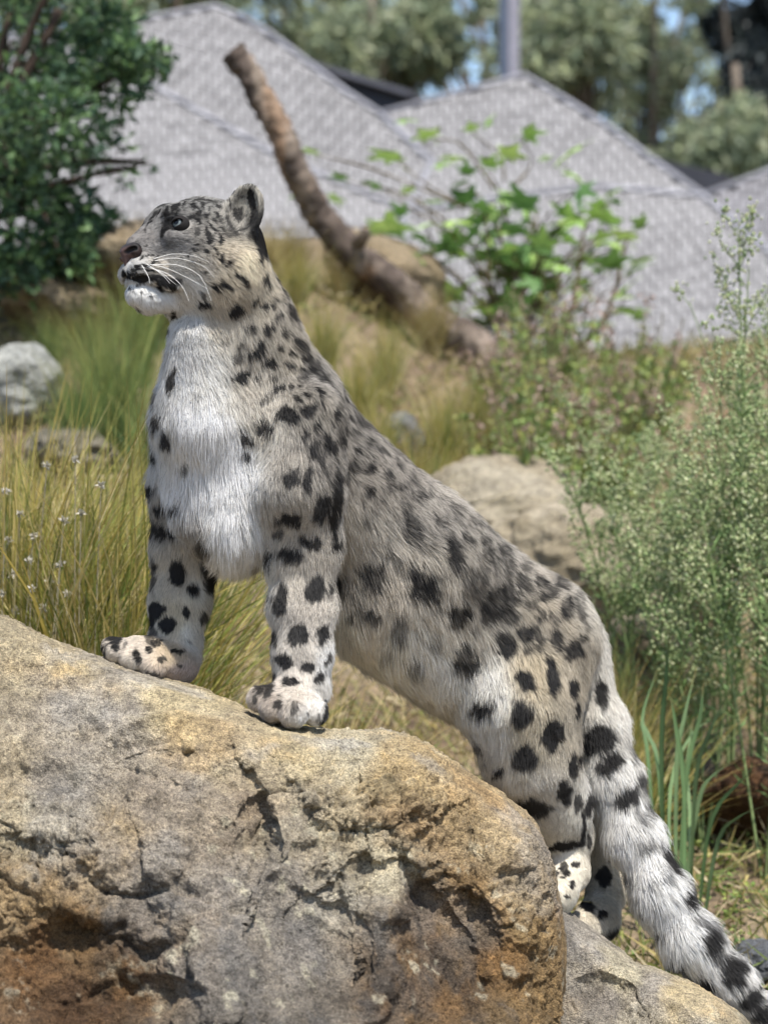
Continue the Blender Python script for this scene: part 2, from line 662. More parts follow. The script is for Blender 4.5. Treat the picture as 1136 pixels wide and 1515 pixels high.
g_.link(h2.outputs[0], bp.inputs["Height"])
g_.link(bp.outputs[0], b_.inputs["Normal"])
g_.link(b_.outputs[0], out_.inputs["Surface"])


def poly_dist(px, py, pts):
    d = np.full(px.shape, 1e9)
    side = np.zeros(px.shape)
    for (x1, y1), (x2, y2) in zip(pts[:-1], pts[1:]):
        ex, ey = x2 - x1, y2 - y1
        t = np.clip(((px - x1) * ex + (py - y1) * ey) / (ex * ex + ey * ey), 0, 1)
        qx, qy = px - x1 - t * ex, py - y1 - t * ey
        dd = np.hypot(qx, qy)
        s = np.sign(ex * (py - y1) - ey * (px - x1))
        side = np.where(dd < d, s, side)
        d = np.minimum(d, dd)
    return d, side


def facets(p, cell, seed):
    """chipped stone: every Worley cell is a small tilted plane; returns height in cell units and edge distance"""
    q = p / cell
    b = np.floor(q).astype(np.int64)
    best = np.full(len(p), 1e9)
    sec = np.full(len(p), 1e9)
    h = np.zeros(len(p))
    for dx in (-1, 0, 1):
        for dy in (-1, 0, 1):
            for dz in (-1, 0, 1):
                c = b + np.array([dx, dy, dz])
                J = [hash3(c[:, 0] + 5000, c[:, 1] + 5000, c[:, 2] + 5000, seed + k) for k in range(6)]
                f = c + np.stack(J[:3], -1)
                v = q - f
                d = (v ** 2).sum(1)
                t = (v * (np.stack(J[3:], -1) * 2 - 1)).sum(1) + (J[3] - .5) * .6
                m = d < best
                sec = np.where(m, best, np.minimum(sec, d))
                h = np.where(m, t, h)
                best = np.where(m, d, best)
    return h, np.sqrt(sec) - np.sqrt(best)


def grid_normals(P):
    du = np.gradient(P, axis=0)
    dv = np.gradient(P, axis=1)
    return nrm(np.cross(du, dv))


def slab_rock(name, outline, bottom, crest_y, prof, cols, cracks, dents, nu, nv, seed, back=(.10, .25, .5), front_gain=1.0, amp=1.0):
    """Boulder from its sky line: outline (px) at depth crest_y(px), front rolling towards the camera along prof
    [(fraction, y offset)], a back that falls to the ground."""
    C = spline(np.array(outline, float), nu)
    B = spline(np.array(bottom, float), nu)
    cy = np.interp(C[:, 0], *zip(*crest_y)) if crest_y[0][0] < crest_y[-1][0] else None
    v = np.linspace(0, 1, nv) ** 1.25
    PXg = C[:, None, :] * (1 - v)[None, :, None] + B[:, None, :] * v[None, :, None]
    drop = np.abs(PXg[..., 1] - C[:, None, 1])
    yo = np.interp(drop.ravel(), *zip(*prof)).reshape(drop.shape) * front_gain
    k = np.ones(9) / 9
    yo = np.apply_along_axis(lambda a: np.convolve(np.pad(a, 4, 'edge'), k, 'valid'), 1, yo)
    Y = cy[:, None] + yo
    P = W(PXg[..., 0], PXg[..., 1], Y)
    # coarse forms in depth
    px, py = PXg[..., 0], PXg[..., 1]
    warp = fbm(P.reshape(-1, 3) * 9, 3, seed).reshape(px.shape) * 26
    warp2 = fbm(P.reshape(-1, 3) * 9 + 50, 3, seed + 1).reshape(px.shape) * 26
    push = np.zeros(px.shape)
    for x, y, rx, ry, d in dents:
        e = ((px + warp - x) / rx) ** 2 + ((py + warp2 - y) / ry) ** 2
        push += d * (1 - smooth(.35, 1.5, e))
    for pts, wd, dp, step in cracks:
        d, side = poly_dist(px + warp * .5, py + warp2 * .5, pts)
        push += .55 * dp * np.exp(-(d / wd) ** 2) + .6 * step * smooth(-wd * 2.2, wd * 2.2, d * side) * np.exp(-(d / (wd * 8)) ** 2)
    P[..., 1] += push
    # back rows
    g0 = P[:, 0, :]
    rows = []
    for b in back[::-1]:
        q = g0.copy()
        q[:, 1] += b
        gz = ground_z(q[:, 0], q[:, 1]) - .06
        t = b / back[-1]
        q[:, 2] = (g0[:, 2] - .012 * t) * (1 - t ** 2.2) + np.minimum(gz, g0[:, 2] - .05) * t ** 2.2
        rows.append(q)
    P = np.concatenate([np.stack(rows, 1), P], 1)
    nb = len(rows)
    # refine the back part so it is not faceted
    N = grid_normals(P)
    if N[nu // 2, nb + nv // 2, 1] > 0:
        N = -N
    flat = P.reshape(-1, 3)
    drop_all = np.concatenate([np.zeros((nu, nb)), drop], 1).ravel()
    calm = .18 + .82 * smooth(8, 90, drop_all)
    wq = flat + np.stack([fbm(flat * 14, 3, seed + 40), fbm(flat * 14 + 9, 3, seed + 41), fbm(flat * 14 + 19, 3, seed + 42)], -1) * .030
    wq = wq @ np.array([[.8, .1, -.3], [0, 1, 0], [.3, 0, 1.1]])
    f1, e1 = facets(wq, .115, seed + 50)
    f2, e2 = facets(wq + .3, .040, seed + 60)
    rough_zone = .35 + .65 * smooth(-.25, .35, fbm(flat * 4 + 3, 3, seed + 44))
    disp = (fbm(flat * 6.5, 4, seed + 2) * .018 + f1 * .017 * smooth(0, .14, e1) + f2 * .0070 * rough_zone * smooth(0, .16, e2) + fbm(flat * 38, 4, seed + 4) * .0050 * rough_zone) * calm * amp
    disp -= (1 - smooth(0, .09, e1)) * .007 * calm * amp * rough_zone
    disp += (fbm(flat * 70, 4, seed + 6, gain=.72) * .020 + ridged(flat * 45 + 7, 4, seed + 7) * .0075) * (.35 + .65 * calm) * amp * rough_zone
    flat = flat + N.reshape(-1, 3) * disp[:, None]
    nvt = nb + nv
    ii, jj = np.meshgrid(np.arange(nu - 1), np.arange(nvt - 1), indexing='ij')
    F = np.stack([ii * nvt + jj, ii * nvt + jj + 1, (ii + 1) * nvt + jj + 1, (ii + 1) * nvt + jj], -1).reshape(-1, 4)
    # colour: stains with their own shapes
    q = PX(flat)
    q = q + np.stack([fbm(flat * 8, 4, seed + 20), fbm(flat * 8 + 31, 4, seed + 21)], -1) * 55 + np.stack([fbm(flat * 40, 3, seed + 22), fbm(flat * 40 + 31, 3, seed + 23)], -1) * 22
    cp = np.array([(c[0], c[1]) for c in cols], float)
    cv = np.array([srgb(c[2]) for c in cols])
    d2 = ((q[:, None] - cp[None]) ** 2).sum(-1) + 200.0
    w = 1 / d2 ** 1.7
    col = (w @ cv) / w.sum(1, keepdims=True)
    # ochre iron stain following noise
    st = smooth(.12, .5, fbm(flat * 7 + 5, 5, seed + 30))[:, None]
    col = col * (1 - .45 * st) + col * np.array([1.18, .96, .66]) * .45 * st
    gr = smooth(.1, .45, fbm(flat * 9 + 15, 5, seed + 33))[:, None]
    lum = col.mean(1, keepdims=True)
    col = col * (1 - .5 * gr) + (lum * np.array([1.04, 1.0, .93])) * .5 * gr
    me = mesh_np(name, flat, F)
    sk = smooth(.02, .5, fbm(flat * np.array([34, 34, 2.2]) + 3, 3, seed + 36))[:, None] * smooth(90, 260, drop_all)[:, None] * smooth(-.2, .3, fbm(flat * 3.5, 2, seed + 37))[:, None]
    lum = col.mean(1, keepdims=True)
    col = col * (1 - .55 * sk) + lum * np.array([.64, .62, .59]) * .55 * sk
    lum = col.mean(1, keepdims=True)
    col = lum + (col - lum) * .84
    blot = smooth(-.1, .5, fbm(flat * 22 + 8, 4, seed + 38, gain=.6))[:, None]
    col = col * (1 - .30 * blot) * np.array([1, 1, 1]) + np.array([.04, .035, .03]) * .2 * blot
    lich = smooth(.28, .5, fbm(flat * 30 + 28, 4, seed + 39, gain=.65))[:, None] * smooth(-.1, .2, fbm(flat * 5 + 2, 2, seed + 43))[:, None]
    col = col * (1 - .5 * lich) + srgb('#d6cfb6') * .5 * lich
    set_col(me, col * .93)
    bm = bmesh.new()
    bm.from_mesh(me)
    bmesh.ops.recalc_face_normals(bm, faces=bm.faces)
    bm.to_mesh(me)
    bm.free()
    me.polygons.foreach_set("use_smooth", [True] * len(me.polygons))
    return obj(name, me, M_ROCK)


ROCK_COLS = [
    (30, 950, '#b7a886'), (140, 985, '#cdb88a'), (60, 1050, '#aca08c'), (180, 1080, '#b3a999'), (280, 1050, '#d2bf92'), (20, 1150, '#b9a98a'), (110, 1160, '#a89e8e'), (60, 1230, '#c3b492'),
    (230, 1180, '#a89a86'), (330, 1110, '#bfae8c'), (430, 1110, '#cbb98f'), (520, 1110, '#d0c3a2'), (600, 1130, '#c6ac7a'), (690, 1190, '#b39a6e'), (740, 1230, '#c9b185'), (350, 1190, '#9c8b74'),
    (430, 1210, '#b2a68f'), (520, 1210, '#bfae8b'), (620, 1220, '#b0946a'), (560, 1270, '#cbbf9f'), (150, 1290, '#b59c72'), (50, 1330, '#a48a60'), (120, 1380, '#86683f'), (60, 1420, '#7d5a33'), (180, 1440, '#69502f'), (120, 1490, '#5e452c'),
    (260, 1330, '#9f9484'), (280, 1420, '#8a7e6e'), (330, 1300, '#a2988a'), (420, 1300, '#948c80'), (460, 1380, '#918a80'), (400, 1440, '#827a6e'), (500, 1330, '#b0a896'), (480, 1480, '#7a7266'), (330, 1490, '#777066'),
    (600, 1330, '#6f5a42'), (640, 1400, '#84694a'), (600, 1460, '#7a5e3a'), (690, 1460, '#735b3c'), (700, 1330, '#a2814f'), (770, 1300, '#b9a178'), (780, 1380, '#a08352'), (790, 1470, '#8e7348'), (745, 1400, '#947343'), (815, 1330, '#9d8d73'),
]
ROCK_CRACKS = [
    ([(372, 1150), (398, 1205), (388, 1250), (378, 1300)], 9, .035, .02), ([(500, 1300), (545, 1268), (575, 1252), (612, 1262), (650, 1222)], 7, .012, .030),
    ([(612, 1262), (650, 1320), (690, 1375), (722, 1420), (735, 1500)], 12, -.020, .030), ([(0, 1268), (55, 1285), (110, 1262)], 8, .02, -.012), ([(530, 1360), (535, 1420), (522, 1470)], 9, .030, .012),
    ([(20, 1205), (70, 1190), (120, 1215)], 7, .015, -.010), ([(545, 1290), (540, 1350), (530, 1400)], 8, .014, .02), ([(230, 1300), (255, 1380), (250, 1500)], 10, .0, .03), ([(280, 1120), (360, 1110), (440, 1135)], 7, .01, -.008),
    ([(180, 1140), (260, 1160), (330, 1230)], 8, .012, -.01), ([(440, 1160), (480, 1230), (560, 1240)], 7, .012, .01), ([(640, 1130), (690, 1170), (700, 1210)], 6, .012, .008),
]
ROCK_DENTS = [
    (130, 1460, 130, 90, .034), (60, 1400, 70, 50, .015), (650, 1430, 85, 130, .045), (450, 1400, 70, 140, .035), (385, 1230, 26, 50, .03), (600, 1265, 70, 16, -.02), (770, 1310, 55, 90, -.03), (60, 1200, 90, 50, -.02),
    (200, 1250, 80, 60, -.025), (320, 1400, 50, 110, -.02), (480, 1300, 50, 40, -.02), (300, 1140, 120, 30, .012), (560, 1180, 90, 40, -.015),
]
boulder = slab_rock(
    "boulder",
    [(-640, 800), (-420, 812), (-190, 850), (-100, 875), (0, 910), (60, 938), (130, 966), (200, 990), (285, 1016), (350, 1040), (400, 1062), (470, 1076), (540, 1080), (600, 1086), (650, 1112), (700, 1148), (745, 1178), (788, 1214), (808, 1250), (822, 1296), (832, 1345), (838, 1400), (834, 1460), (826, 1530), (830, 1800)],
    [(-820, 1960), (-580, 1960), (-330, 1960), (-200, 1960), (-100, 1960), (0, 1960), (80, 1960), (160, 1960), (240, 1960), (310, 1960), (370, 1960), (430, 1960), (480, 1960), (520, 1960), (560, 1960), (595, 1960), (625, 1960), (655, 1960), (680, 1960), (700, 1960), (720, 1960), (740, 1960), (760, 1960), (775, 1960), (790, 1960)],
    [(-200, .06), (100, .03), (200, .0), (300, -.03), (430, -.07), (560, -.04), (700, .0), (800, .02), (860, .02)],
    [(0, 0), (6, -.08), (14, -.15), (34, -.20), (80, -.25), (170, -.33), (300, -.42), (450, -.51), (900, -.75)],
    ROCK_COLS, ROCK_CRACKS, ROCK_DENTS, 700, 420, 3)
tag(boulder, "huge tan and grey weathered boulder under the snow leopard's forepaws", "boulder")

ROCK2_COLS = [(860, 1400, '#b5ada0'), (900, 1440, '#c3b899'), (950, 1470, '#aaa296'), (1000, 1470, '#cdb98c'), (1060, 1500, '#c2b08a'), (870, 1490, '#8d857a'), (930, 1510, '#b0a793'), (840, 1400, '#77716a'), (1100, 1530, '#a89c80')]
boulder2 = slab_rock(
    "boulder",
    [(740, 1290), (790, 1315), (826, 1338), (850, 1356), (880, 1376), (912, 1400), (945, 1424), (985, 1440), (1030, 1458), (1075, 1484), (1108, 1512), (1150, 1580), (1170, 1800)],
    [(740, 1960), (780, 1960), (810, 1960), (840, 1960), (870, 1960), (900, 1960), (930, 1960), (960, 1960), (995, 1960), (1030, 1960), (1060, 1960), (1090, 1960), (1120, 1960)],
    [(700, .20), (850, .17), (950, .14), (1060, .08), (1150, .06)],
    [(0, 0), (5, -.06), (14, -.10), (40, -.15), (120, -.20), (600, -.30)],
    ROCK2_COLS, [([(840, 1340), (900, 1400), (940, 1470)], 6, .01, .01), ([(950, 1430), (962, 1470), (940, 1515)], 6, .012, .01)], [(900, 1480, 40, 40, .02)], 300, 200, 9, amp=.8, back=(.10, .22, .36))
tag(boulder2, "smaller grey-tan boulder under the snow leopard's tail", "boulder")


def round_rock(name, c, rad, seed, col, label, cat="rock", group=None, flat=.0, nu=96, nv=64, rz=0.0, cuts=9, col2=None):
    """free-standing stone: rounded polytope with noise, c = centre, rad = half sizes"""
    r_ = np.random.default_rng(seed)
    th = np.linspace(0, 2 * np.pi, nu, endpoint=False)
    ph = np.linspace(.02, np.pi - .02, nv)
    TH, PH = np.meshgrid(th, ph, indexing='ij')
    D = np.stack([np.cos(TH) * np.sin(PH), np.sin(TH) * np.sin(PH), np.cos(PH)], -1).reshape(-1, 3)
    pn = nrm(r_.normal(0, 1, (cuts, 3)))
    ph_ = r_.uniform(.60, .95, cuts)
    t = np.full(len(D), 1.0)
    for a, h in zip(pn, ph_):
        dd = D @ a
        tt_ = np.where(dd > .05, h / np.maximum(dd, .05), 9)
        t = -np.log(np.exp(-14 * t) + np.exp(-14 * tt_)) / 14
    t = t * (1 + .16 * fbm(D * 2.2 + seed, 3, seed) + .07 * ridged(D * 5 + seed, 3, seed + 1) + .02 * fbm(D * 16, 3, seed + 2))
    P = D * t[:, None] * np.array(rad)
    ca, sa = math.cos(rz), math.sin(rz)
    P = P @ np.array([[ca, sa, 0], [-sa, ca, 0], [0, 0, 1]])
    i, j = np.meshgrid(np.arange(nu), np.arange(nv - 1), indexing='ij')
    i2 = (i + 1) % nu
    F = [np.stack([i * nv + j, i * nv + j + 1, i2 * nv + j + 1, i2 * nv + j], -1).reshape(-1, 4)]
    P = np.concatenate([P, [[0, 0, P[:, 2].max()]], [[0, 0, P[:, 2].min()]]])
    k = np.arange(nu)
    F.append(np.stack([np.full(nu, nu * nv), k * nv, ((k + 1) % nu) * nv], -1))
    F.append(np.stack([np.full(nu, nu * nv + 1), ((k + 1) % nu) * nv + nv - 1, k * nv + nv - 1], -1))
    F = [F[0], np.concatenate(F[1:])]
    me = mesh_np(name, P, F)
    base = srgb(col)
    w = smooth(-.1, .45, fbm(P / max(rad) * 2.5 + seed, 4, seed + 5))[:, None]
    set_col(me, base * (1 - w) * .62 + srgb(col2 or col) * w * .62)
    o = obj(name, me, M_ROCK, loc=tuple(c))
    return tag(o, label, cat, group)


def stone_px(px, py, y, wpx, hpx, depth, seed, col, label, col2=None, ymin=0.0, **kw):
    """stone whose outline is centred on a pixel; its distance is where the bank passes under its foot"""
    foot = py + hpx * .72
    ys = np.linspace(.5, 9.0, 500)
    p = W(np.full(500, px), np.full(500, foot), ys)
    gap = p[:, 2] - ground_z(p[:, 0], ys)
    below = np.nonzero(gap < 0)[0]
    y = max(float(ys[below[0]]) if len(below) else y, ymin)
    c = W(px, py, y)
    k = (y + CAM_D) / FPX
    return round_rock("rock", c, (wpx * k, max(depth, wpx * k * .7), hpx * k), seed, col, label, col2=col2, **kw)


stone_px(22, 572, 3.4, 78, 62, .22, 21, '#c4c6c0', "pale grey lichen-covered rock among grass beside the dark evergreen shrub", '#e2e4de')
stone_px(105, 668, 2.3, 70, 46, .18, 22, '#a7a08f', "flat pale slab of rock half sunk in the yellow tussock grass", '#c2baa6')
stone_px(215, 412, 6.6, 110, 78, .5, 23, '#b3a287', "long tan rock at the top of the bank under the evergreen shrub", '#c7b89d')
stone_px(95, 455, 5.6, 85, 50, .4, 24, '#a8977d', "low tan rock among dry grass below the evergreen shrub", '#c0ad90')
stone_px(565, 418, 6.4, 125, 92, .45, 25, '#b8a688', "square-topped tan rock behind the leaning dead branch", '#c6b594', cuts=12, ymin=5.75)
stone_px(440, 422, 7.0, 95, 92, .4, 26, '#b3a186', "tan rock on the bank behind the snow leopard's neck", '#bfae92', ymin=5.8)
stone_px(592, 656, 2.9, 36, 42, .14, 27, '#8f9298', "small rounded blue-grey stone by the tussocks behind the snow leopard's back", '#a4a6a8')
stone_px(722, 782, 2.5, 200, 100, .30, 28, '#c2b59c', "big pale sandstone rock behind the snow leopard's rump", '#d6cbb4')
stone_px(890, 850, 2.2, 185, 122, .30, 29, '#c6b89c', "broad cream sandstone rock behind the weedy stems", '#dacdb4')
stone_px(970, 985, 1.9, 80, 120, .2, 30, '#aa9d86', "upright cream sandstone rock behind the green flag leaves", '#c8bca5')
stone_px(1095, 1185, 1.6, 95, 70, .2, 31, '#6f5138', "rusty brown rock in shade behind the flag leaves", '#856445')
stone_px(1010, 1150, 1.75, 44, 60, .15, 34, '#8b7a66', "brown rock at the foot of the weeds", '#a08c74')
stone_px(1128, 1424, .75, 46, 32, .1, 32, '#7e8288', "small smooth grey stone near the snow leopard's tail tip", '#8f9297')
stone_px(1092, 625, 3.6, 30, 22, .1, 33, '#c09a80', "small pinkish stone behind the feathery weeds", '#d5b9a2')
# =================================================================== SNOW LEOPARD
class SDF:
    """list of smooth-blended primitives evaluated with numpy"""

    def __init__(self):
        self.ops = []

    def cone(self, a, ra, b, rb, k=0.03, sub=False):
        a, b = np.asarray(a, float), np.asarray(b, float)
        lo = np.minimum(a - ra, b - rb)
        hi = np.maximum(a + ra, b + rb)

        def f(p):
            ba = b - a
            l2 = ba @ ba
            t = np.clip(((p - a) @ ba) / max(l2, 1e-9), 0, 1)
            return np.linalg.norm(p - (a + t[:, None] * ba), axis=1) - (ra + (rb - ra) * t)
        self.ops.append((f, lo, hi, k, sub))

    def ball(self, a, r, k=0.02, sub=False):
        self.cone(a, r, np.asarray(a) + 1e-5, r, k, sub)

    def ell(self, c, axes, rad, k=0.03, sub=False):
        c = np.asarray(c, float)
        M = np.asarray(axes, float)
        rad = np.asarray(rad, float)
        mx = rad.max()

        def f(p):
            q = (p - c) @ M.T
            k0 = np.linalg.norm(q / rad, axis=1)
            k1 = np.linalg.norm(q / rad ** 2, axis=1)
            return k0 * (k0 - 1) / np.maximum(k1, 1e-6)
        self.ops.append((f, c - mx, c + mx, k, sub))

    def __call__(self, p):
        n = len(p)
        order = np.argsort(p[:, 2], kind='stable')
        ps = np.ascontiguousarray(p[order])
        X, Y, Z = (np.ascontiguousarray(ps[:, i]) for i in range(3))
        d = np.full(n, 1.0)
        for f, lo, hi, k, sub in self.ops:
            m = k + 0.02
            a, b = np.searchsorted(Z, (lo[2] - m, hi[2] + m))
            if b <= a:
                continue
            x, y = X[a:b], Y[a:b]
            idx = np.flatnonzero((x > lo[0] - m) & (x < hi[0] + m) & (y > lo[1] - m) & (y < hi[1] + m)) + a
            if not len(idx):
                continue
            e = f(ps[idx])
            c = d[idx]
            if sub:
                e = -e
                h = np.clip(0.5 - 0.5 * (c - e) / k, 0, 1)
                d[idx] = c * (1 - h) + e * h + k * h * (1 - h)
            else:
                h = np.clip(0.5 + 0.5 * (c - e) / k, 0, 1)
                d[idx] = c * (1 - h) + e * h - k * h * (1 - h)
        out = np.empty(n)
        out[order] = d
        return out

    def bounds(self, pad):
        lo = np.min([o[1] for o in self.ops if not o[4]], axis=0) - pad
        hi = np.max([o[2] for o in self.ops if not o[4]], axis=0) + pad
        return lo, hi


def surface_nets(fn, lo, hi, h, factor=4, extra=None):
    """Mesh the zero set of fn: coarse pass, then a fine narrow band. Returns V, quads (outward)."""
    H = h * factor
    n = np.ceil((hi - lo) / H).astype(int) + 2
    g = np.stack(np.meshgrid(*[lo[i] + H * np.arange(n[i] + 1) for i in range(3)], indexing='ij'), -1)
    dc = fn(g.reshape(-1, 3)).reshape(n + 1)
    cmin = dc[:-1, :-1, :-1].copy()
    cabs = np.abs(dc[:-1, :-1, :-1]).copy()
    for dx in (0, 1):
        for dy in (0, 1):
            for dz in (0, 1):
                s = dc[dx:n[0] + dx, dy:n[1] + dy, dz:n[2] + dz]
                cmin = np.minimum(cmin, s)
                cabs = np.minimum(cabs, np.abs(s))
    band = np.argwhere(cabs < H * 1.3)
    N = n * factor
    D = np.repeat(np.repeat(np.repeat(np.where(cmin < 0, -1.0, 1.0).astype(np.float32), factor, 0), factor, 1), factor, 2)
    off = np.stack(np.meshgrid(*[np.arange(factor)] * 3, indexing='ij'), -1).reshape(-1, 3)
    I = (band[:, None] * factor + off[None]).reshape(-1, 3)
    D[I[:, 0], I[:, 1], I[:, 2]] = fn(lo + I * h)
    sg = D < 0
    cnt = np.zeros(N - 1, np.int8)
    for dx in (0, 1):
        for dy in (0, 1):
            for dz in (0, 1):
                cnt += sg[dx:N[0] - 1 + dx, dy:N[1] - 1 + dy, dz:N[2] - 1 + dz]
    A = np.argwhere((cnt > 0) & (cnt < 8))
    del cnt
    vid = np.full(N - 1, -1, np.int32)
    vid[A[:, 0], A[:, 1], A[:, 2]] = np.arange(len(A))
    acc = np.zeros((len(A), 3))
    num = np.zeros(len(A))
    corners = [(a, b, c) for a in (0, 1) for b in (0, 1) for c in (0, 1)]
    val = {c: D[A[:, 0] + c[0], A[:, 1] + c[1], A[:, 2] + c[2]] for c in corners}
    for c in corners:
        for ax in range(3):
            if c[ax] == 0:
                e = list(c)
                e[ax] = 1
                e = tuple(e)
                v0, v1 = val[c], val[e]
                m = (v0 < 0) != (v1 < 0)
                t = v0 / np.where(np.abs(v0 - v1) < 1e-12, 1, v0 - v1)
                for i in range(3):
                    acc[:, i] += np.where(m, c[i] + (t if i == ax else 0), 0)
                num += m
    V = lo + (A + acc / np.maximum(num, 1)[:, None]) * h
    Q = []
    for ax in range(3):
        a, b = (ax + 1) % 3, (ax + 2) % 3
        sl0 = [slice(1, N[i] - 1) for i in range(3)]
        sl1 = list(sl0)
        sl0[ax] = slice(0, N[ax] - 1)
        sl1[ax] = slice(1, N[ax])
        s0, s1 = sg[tuple(sl0)], sg[tuple(sl1)]
        E = np.argwhere(s0 != s1)
        E0 = E + np.array([0 if i == ax else 1 for i in range(3)])
        flip = s1[E[:, 0], E[:, 1], E[:, 2]]
        q = []
        for da, db in ((0, 0), (1, 0), (1, 1), (0, 1)):
            K = E0.copy()
            K[:, a] -= 1 - da
            K[:, b] -= 1 - db
            q.append(vid[K[:, 0], K[:, 1], K[:, 2]])
        q = np.stack(q, -1)
        q[flip] = q[flip][:, ::-1]
        Q.append(q)
    Q = np.concatenate(Q)
    Q = Q[(Q >= 0).all(1)]
    d = fn(V)                # slide onto the true surface
    G = np.stack([fn(V + np.eye(3)[i] * h * .5) - d for i in range(3)], -1)
    V = V - np.clip(d, -h, h)[:, None] * nrm(G) * 0.9
    return V, Q


LE = SDF()


def c2(a, b, k=28):
    """tapered limb piece: a, b = (px, py, y, r px)"""
    LE.cone(W(a[0], a[1], a[2]), R(a[3], a[2]), W(b[0], b[1], b[2]), R(b[3], b[2]), R(k, a[2]))


def chain(pts, k=28):
    for a, b in zip(pts[:-1], pts[1:]):
        c2(a, b, k)


# trunk: chest, ribs, loin, rump
chain([(412, 648, .05, 104), (595, 832, .16, 110), (775, 945, .28, 95)], 45)
chain([(326, 625, .00, 92), (340, 752, -.01, 80)], 40)
chain([(545, 890, .12, 72), (700, 985, .21, 74)], 50)
# neck
chain([(392, 600, .03, 106), (352, 492, -.01, 76), (332, 410, -.03, 66)], 40)
chain([(300, 610, -.05, 64), (292, 500, -.07, 38)], 40)
# near shoulder and foreleg
chain([(455, 618, -.06, 52), (445, 720, -.07, 58), (448, 800, -.05, 46), (448, 900, -.065, 40), (447, 965, -.08, 37), (446, 1012, -.09, 38)], 26)
# far shoulder and foreleg
chain([(300, 640, .10, 70), (292, 730, .10, 62), (277, 812, .10, 46), (266, 890, .08, 38), (258, 955, .06, 32), (260, 985, .045, 28)], 26)
# near paw
c2((446, 1022, -.10, 36), (428, 1040, -.13, 32), 16)
for tx, ty, tyy, tr in ((386, 1034, -.145, 18), (405, 1048, -.172, 20), (434, 1054, -.185, 21), (465, 1053, -.165, 19)):
    c2((436, 1030, -.11, 22), (tx, ty, tyy, tr), 9)
# far paw, laid along the slope towards the left
c2((262, 982, .04, 28), (205, 966, .0, 24), 16)
c2((262, 984, .02, 25), (222, 978, -.01, 22), 18)
for tx, ty, tyy, tr in ((166, 957, .03, 14), (172, 965, -.015, 16), (196, 976, -.035, 17), (228, 987, -.035, 18)):
    c2((226, 970, .01, 22), (tx, ty, tyy, tr), 11)
# near hind leg: thigh, shank, hock, foot
chain([(796, 950, .22, 88), (772, 1040, .17, 76), (788, 1125, .17, 60), (818, 1195, .20, 43), (838, 1240, .22, 31)], 40)
chain([(838, 1235, .23, 31), (842, 1290, .20, 26), (822, 1322, .15, 27), (796, 1340, .10, 24)], 16)
# far hind leg
chain([(815, 960, .38, 78), (830, 1080, .40, 58), (866, 1190, .40, 40), (886, 1250, .38, 28)], 40)
chain([(886, 1250, .38, 28), (896, 1320, .34, 25), (884, 1358, .28, 27), (864, 1372, .24, 24)], 16)
# tail
TAIL = [(826, 905, .33, 38), (858, 985, .33, 35), (886, 1070, .30, 33), (908, 1150, .26, 31), (934, 1235, .22, 31),
        (975, 1320, .18, 32), (1020, 1392, .15, 31), (1075, 1448, .13, 26), (1128, 1498, .11, 17)]
chain(TAIL, 22)

# ---- head frame
PSI, THE, ROLL = math.radians(32), math.radians(9), math.radians(8)
hF = np.array([-math.cos(PSI) * math.cos(THE), -math.sin(PSI) * math.cos(THE), math.sin(THE)])
hL = np.array([math.sin(PSI), -math.cos(PSI), 0.0])
hU = np.cross(hF, hL)
hL, hU = math.cos(ROLL) * hL + math.sin(ROLL) * hU, math.cos(ROLL) * hU - math.sin(ROLL) * hL
HO = W(312, 362, -.04)
HAX = np.array([hF, hL, hU])


def HP(px, py, l):
    """head point seen at a pixel, l metres to the animal's left of the head's mid plane"""
    ray = nrm(W(px, py, 0.0) - CAMP)
    t = (l - (CAMP - HO) @ hL) / (ray @ hL)
    return CAMP + t * ray


def HL(p):
    """world -> head local (forward, left, up)"""
    return (np.asarray(p) - HO) @ HAX.T


def HM(p):
    """mirror across the head's mid plane"""
    return p - 2 * ((p - HO) @ hL)[..., None] * hL if np.ndim(p) > 1 else p - 2 * ((p - HO) @ hL) * hL


def hc(a, ra, b, rb, k=0.014, sub=False):
    """head cone, both sides when it lies off the mid plane"""
    LE.cone(a, ra, b, rb, k, sub)
    if abs(HL(a)[1]) > 0.003 or abs(HL(b)[1]) > 0.003:
        LE.cone(HM(a), ra, HM(b), rb, k, sub)


LE.ell(HP(318, 356, 0), HAX, (.076, .066, .062), .03)
hc(HP(292, 345, 0), .052, HP(258, 345, 0), .044, .02)             # forehead
hc(HP(262, 352, 0), .040, HP(214, 388, 0), .026, .016)            # muzzle block
hc(HP(246, 330, 0), .020, HP(200, 362, 0), .0135, .016)           # bridge of the nose
hc(HP(300, 392, .035), .050, HP(340, 400, .046), .048, .03)       # cheek
hc(HP(280, 412, .022), .034, HP(330, 430, .035), .040, .03)       # jowl
hc(HP(226, 400, .016), .021, HP(204, 400, .012), .0185, .008)     # whisker pad
hc(HP(268, 437, 0), .026, HP(222, 441, 0), .018, .014)            # lower jaw
hc(HP(219, 440, .003), .0150, HP(205, 434, .003), .0128, .013)    # chin
hc(HP(285, 318, .026), .017, HP(250, 318, .030), .011, .012)      # brow
hc(HP(252, 350, .034), .012, HP(290, 362, .050), .018, .014)      # cheekbone
EYE = HP(267, 333, .0405)
LE.ball(EYE + hF * .006 + hL * .008, .0125, .006, True)
LE.ball(HM(EYE + hF * .006 + hL * .008), .0125, .006, True)
# mouth: a groove from the front lip to the corner, hanging lip
for a, b, ra, rb in ((HP(184, 404, 0), HP(205, 411, .020), .003, .004), (HP(205, 411, .020), HP(228, 413, .029), .004, .004)):
    hc(a, ra, b, rb, .004, True)
hc(HP(226, 413, .027), .005, HP(246, 418, .033), .0070, .006)     # loose black lip at the corner
hc(HP(246, 418, .033), .0070, HP(262, 420, .040), .006, .008)
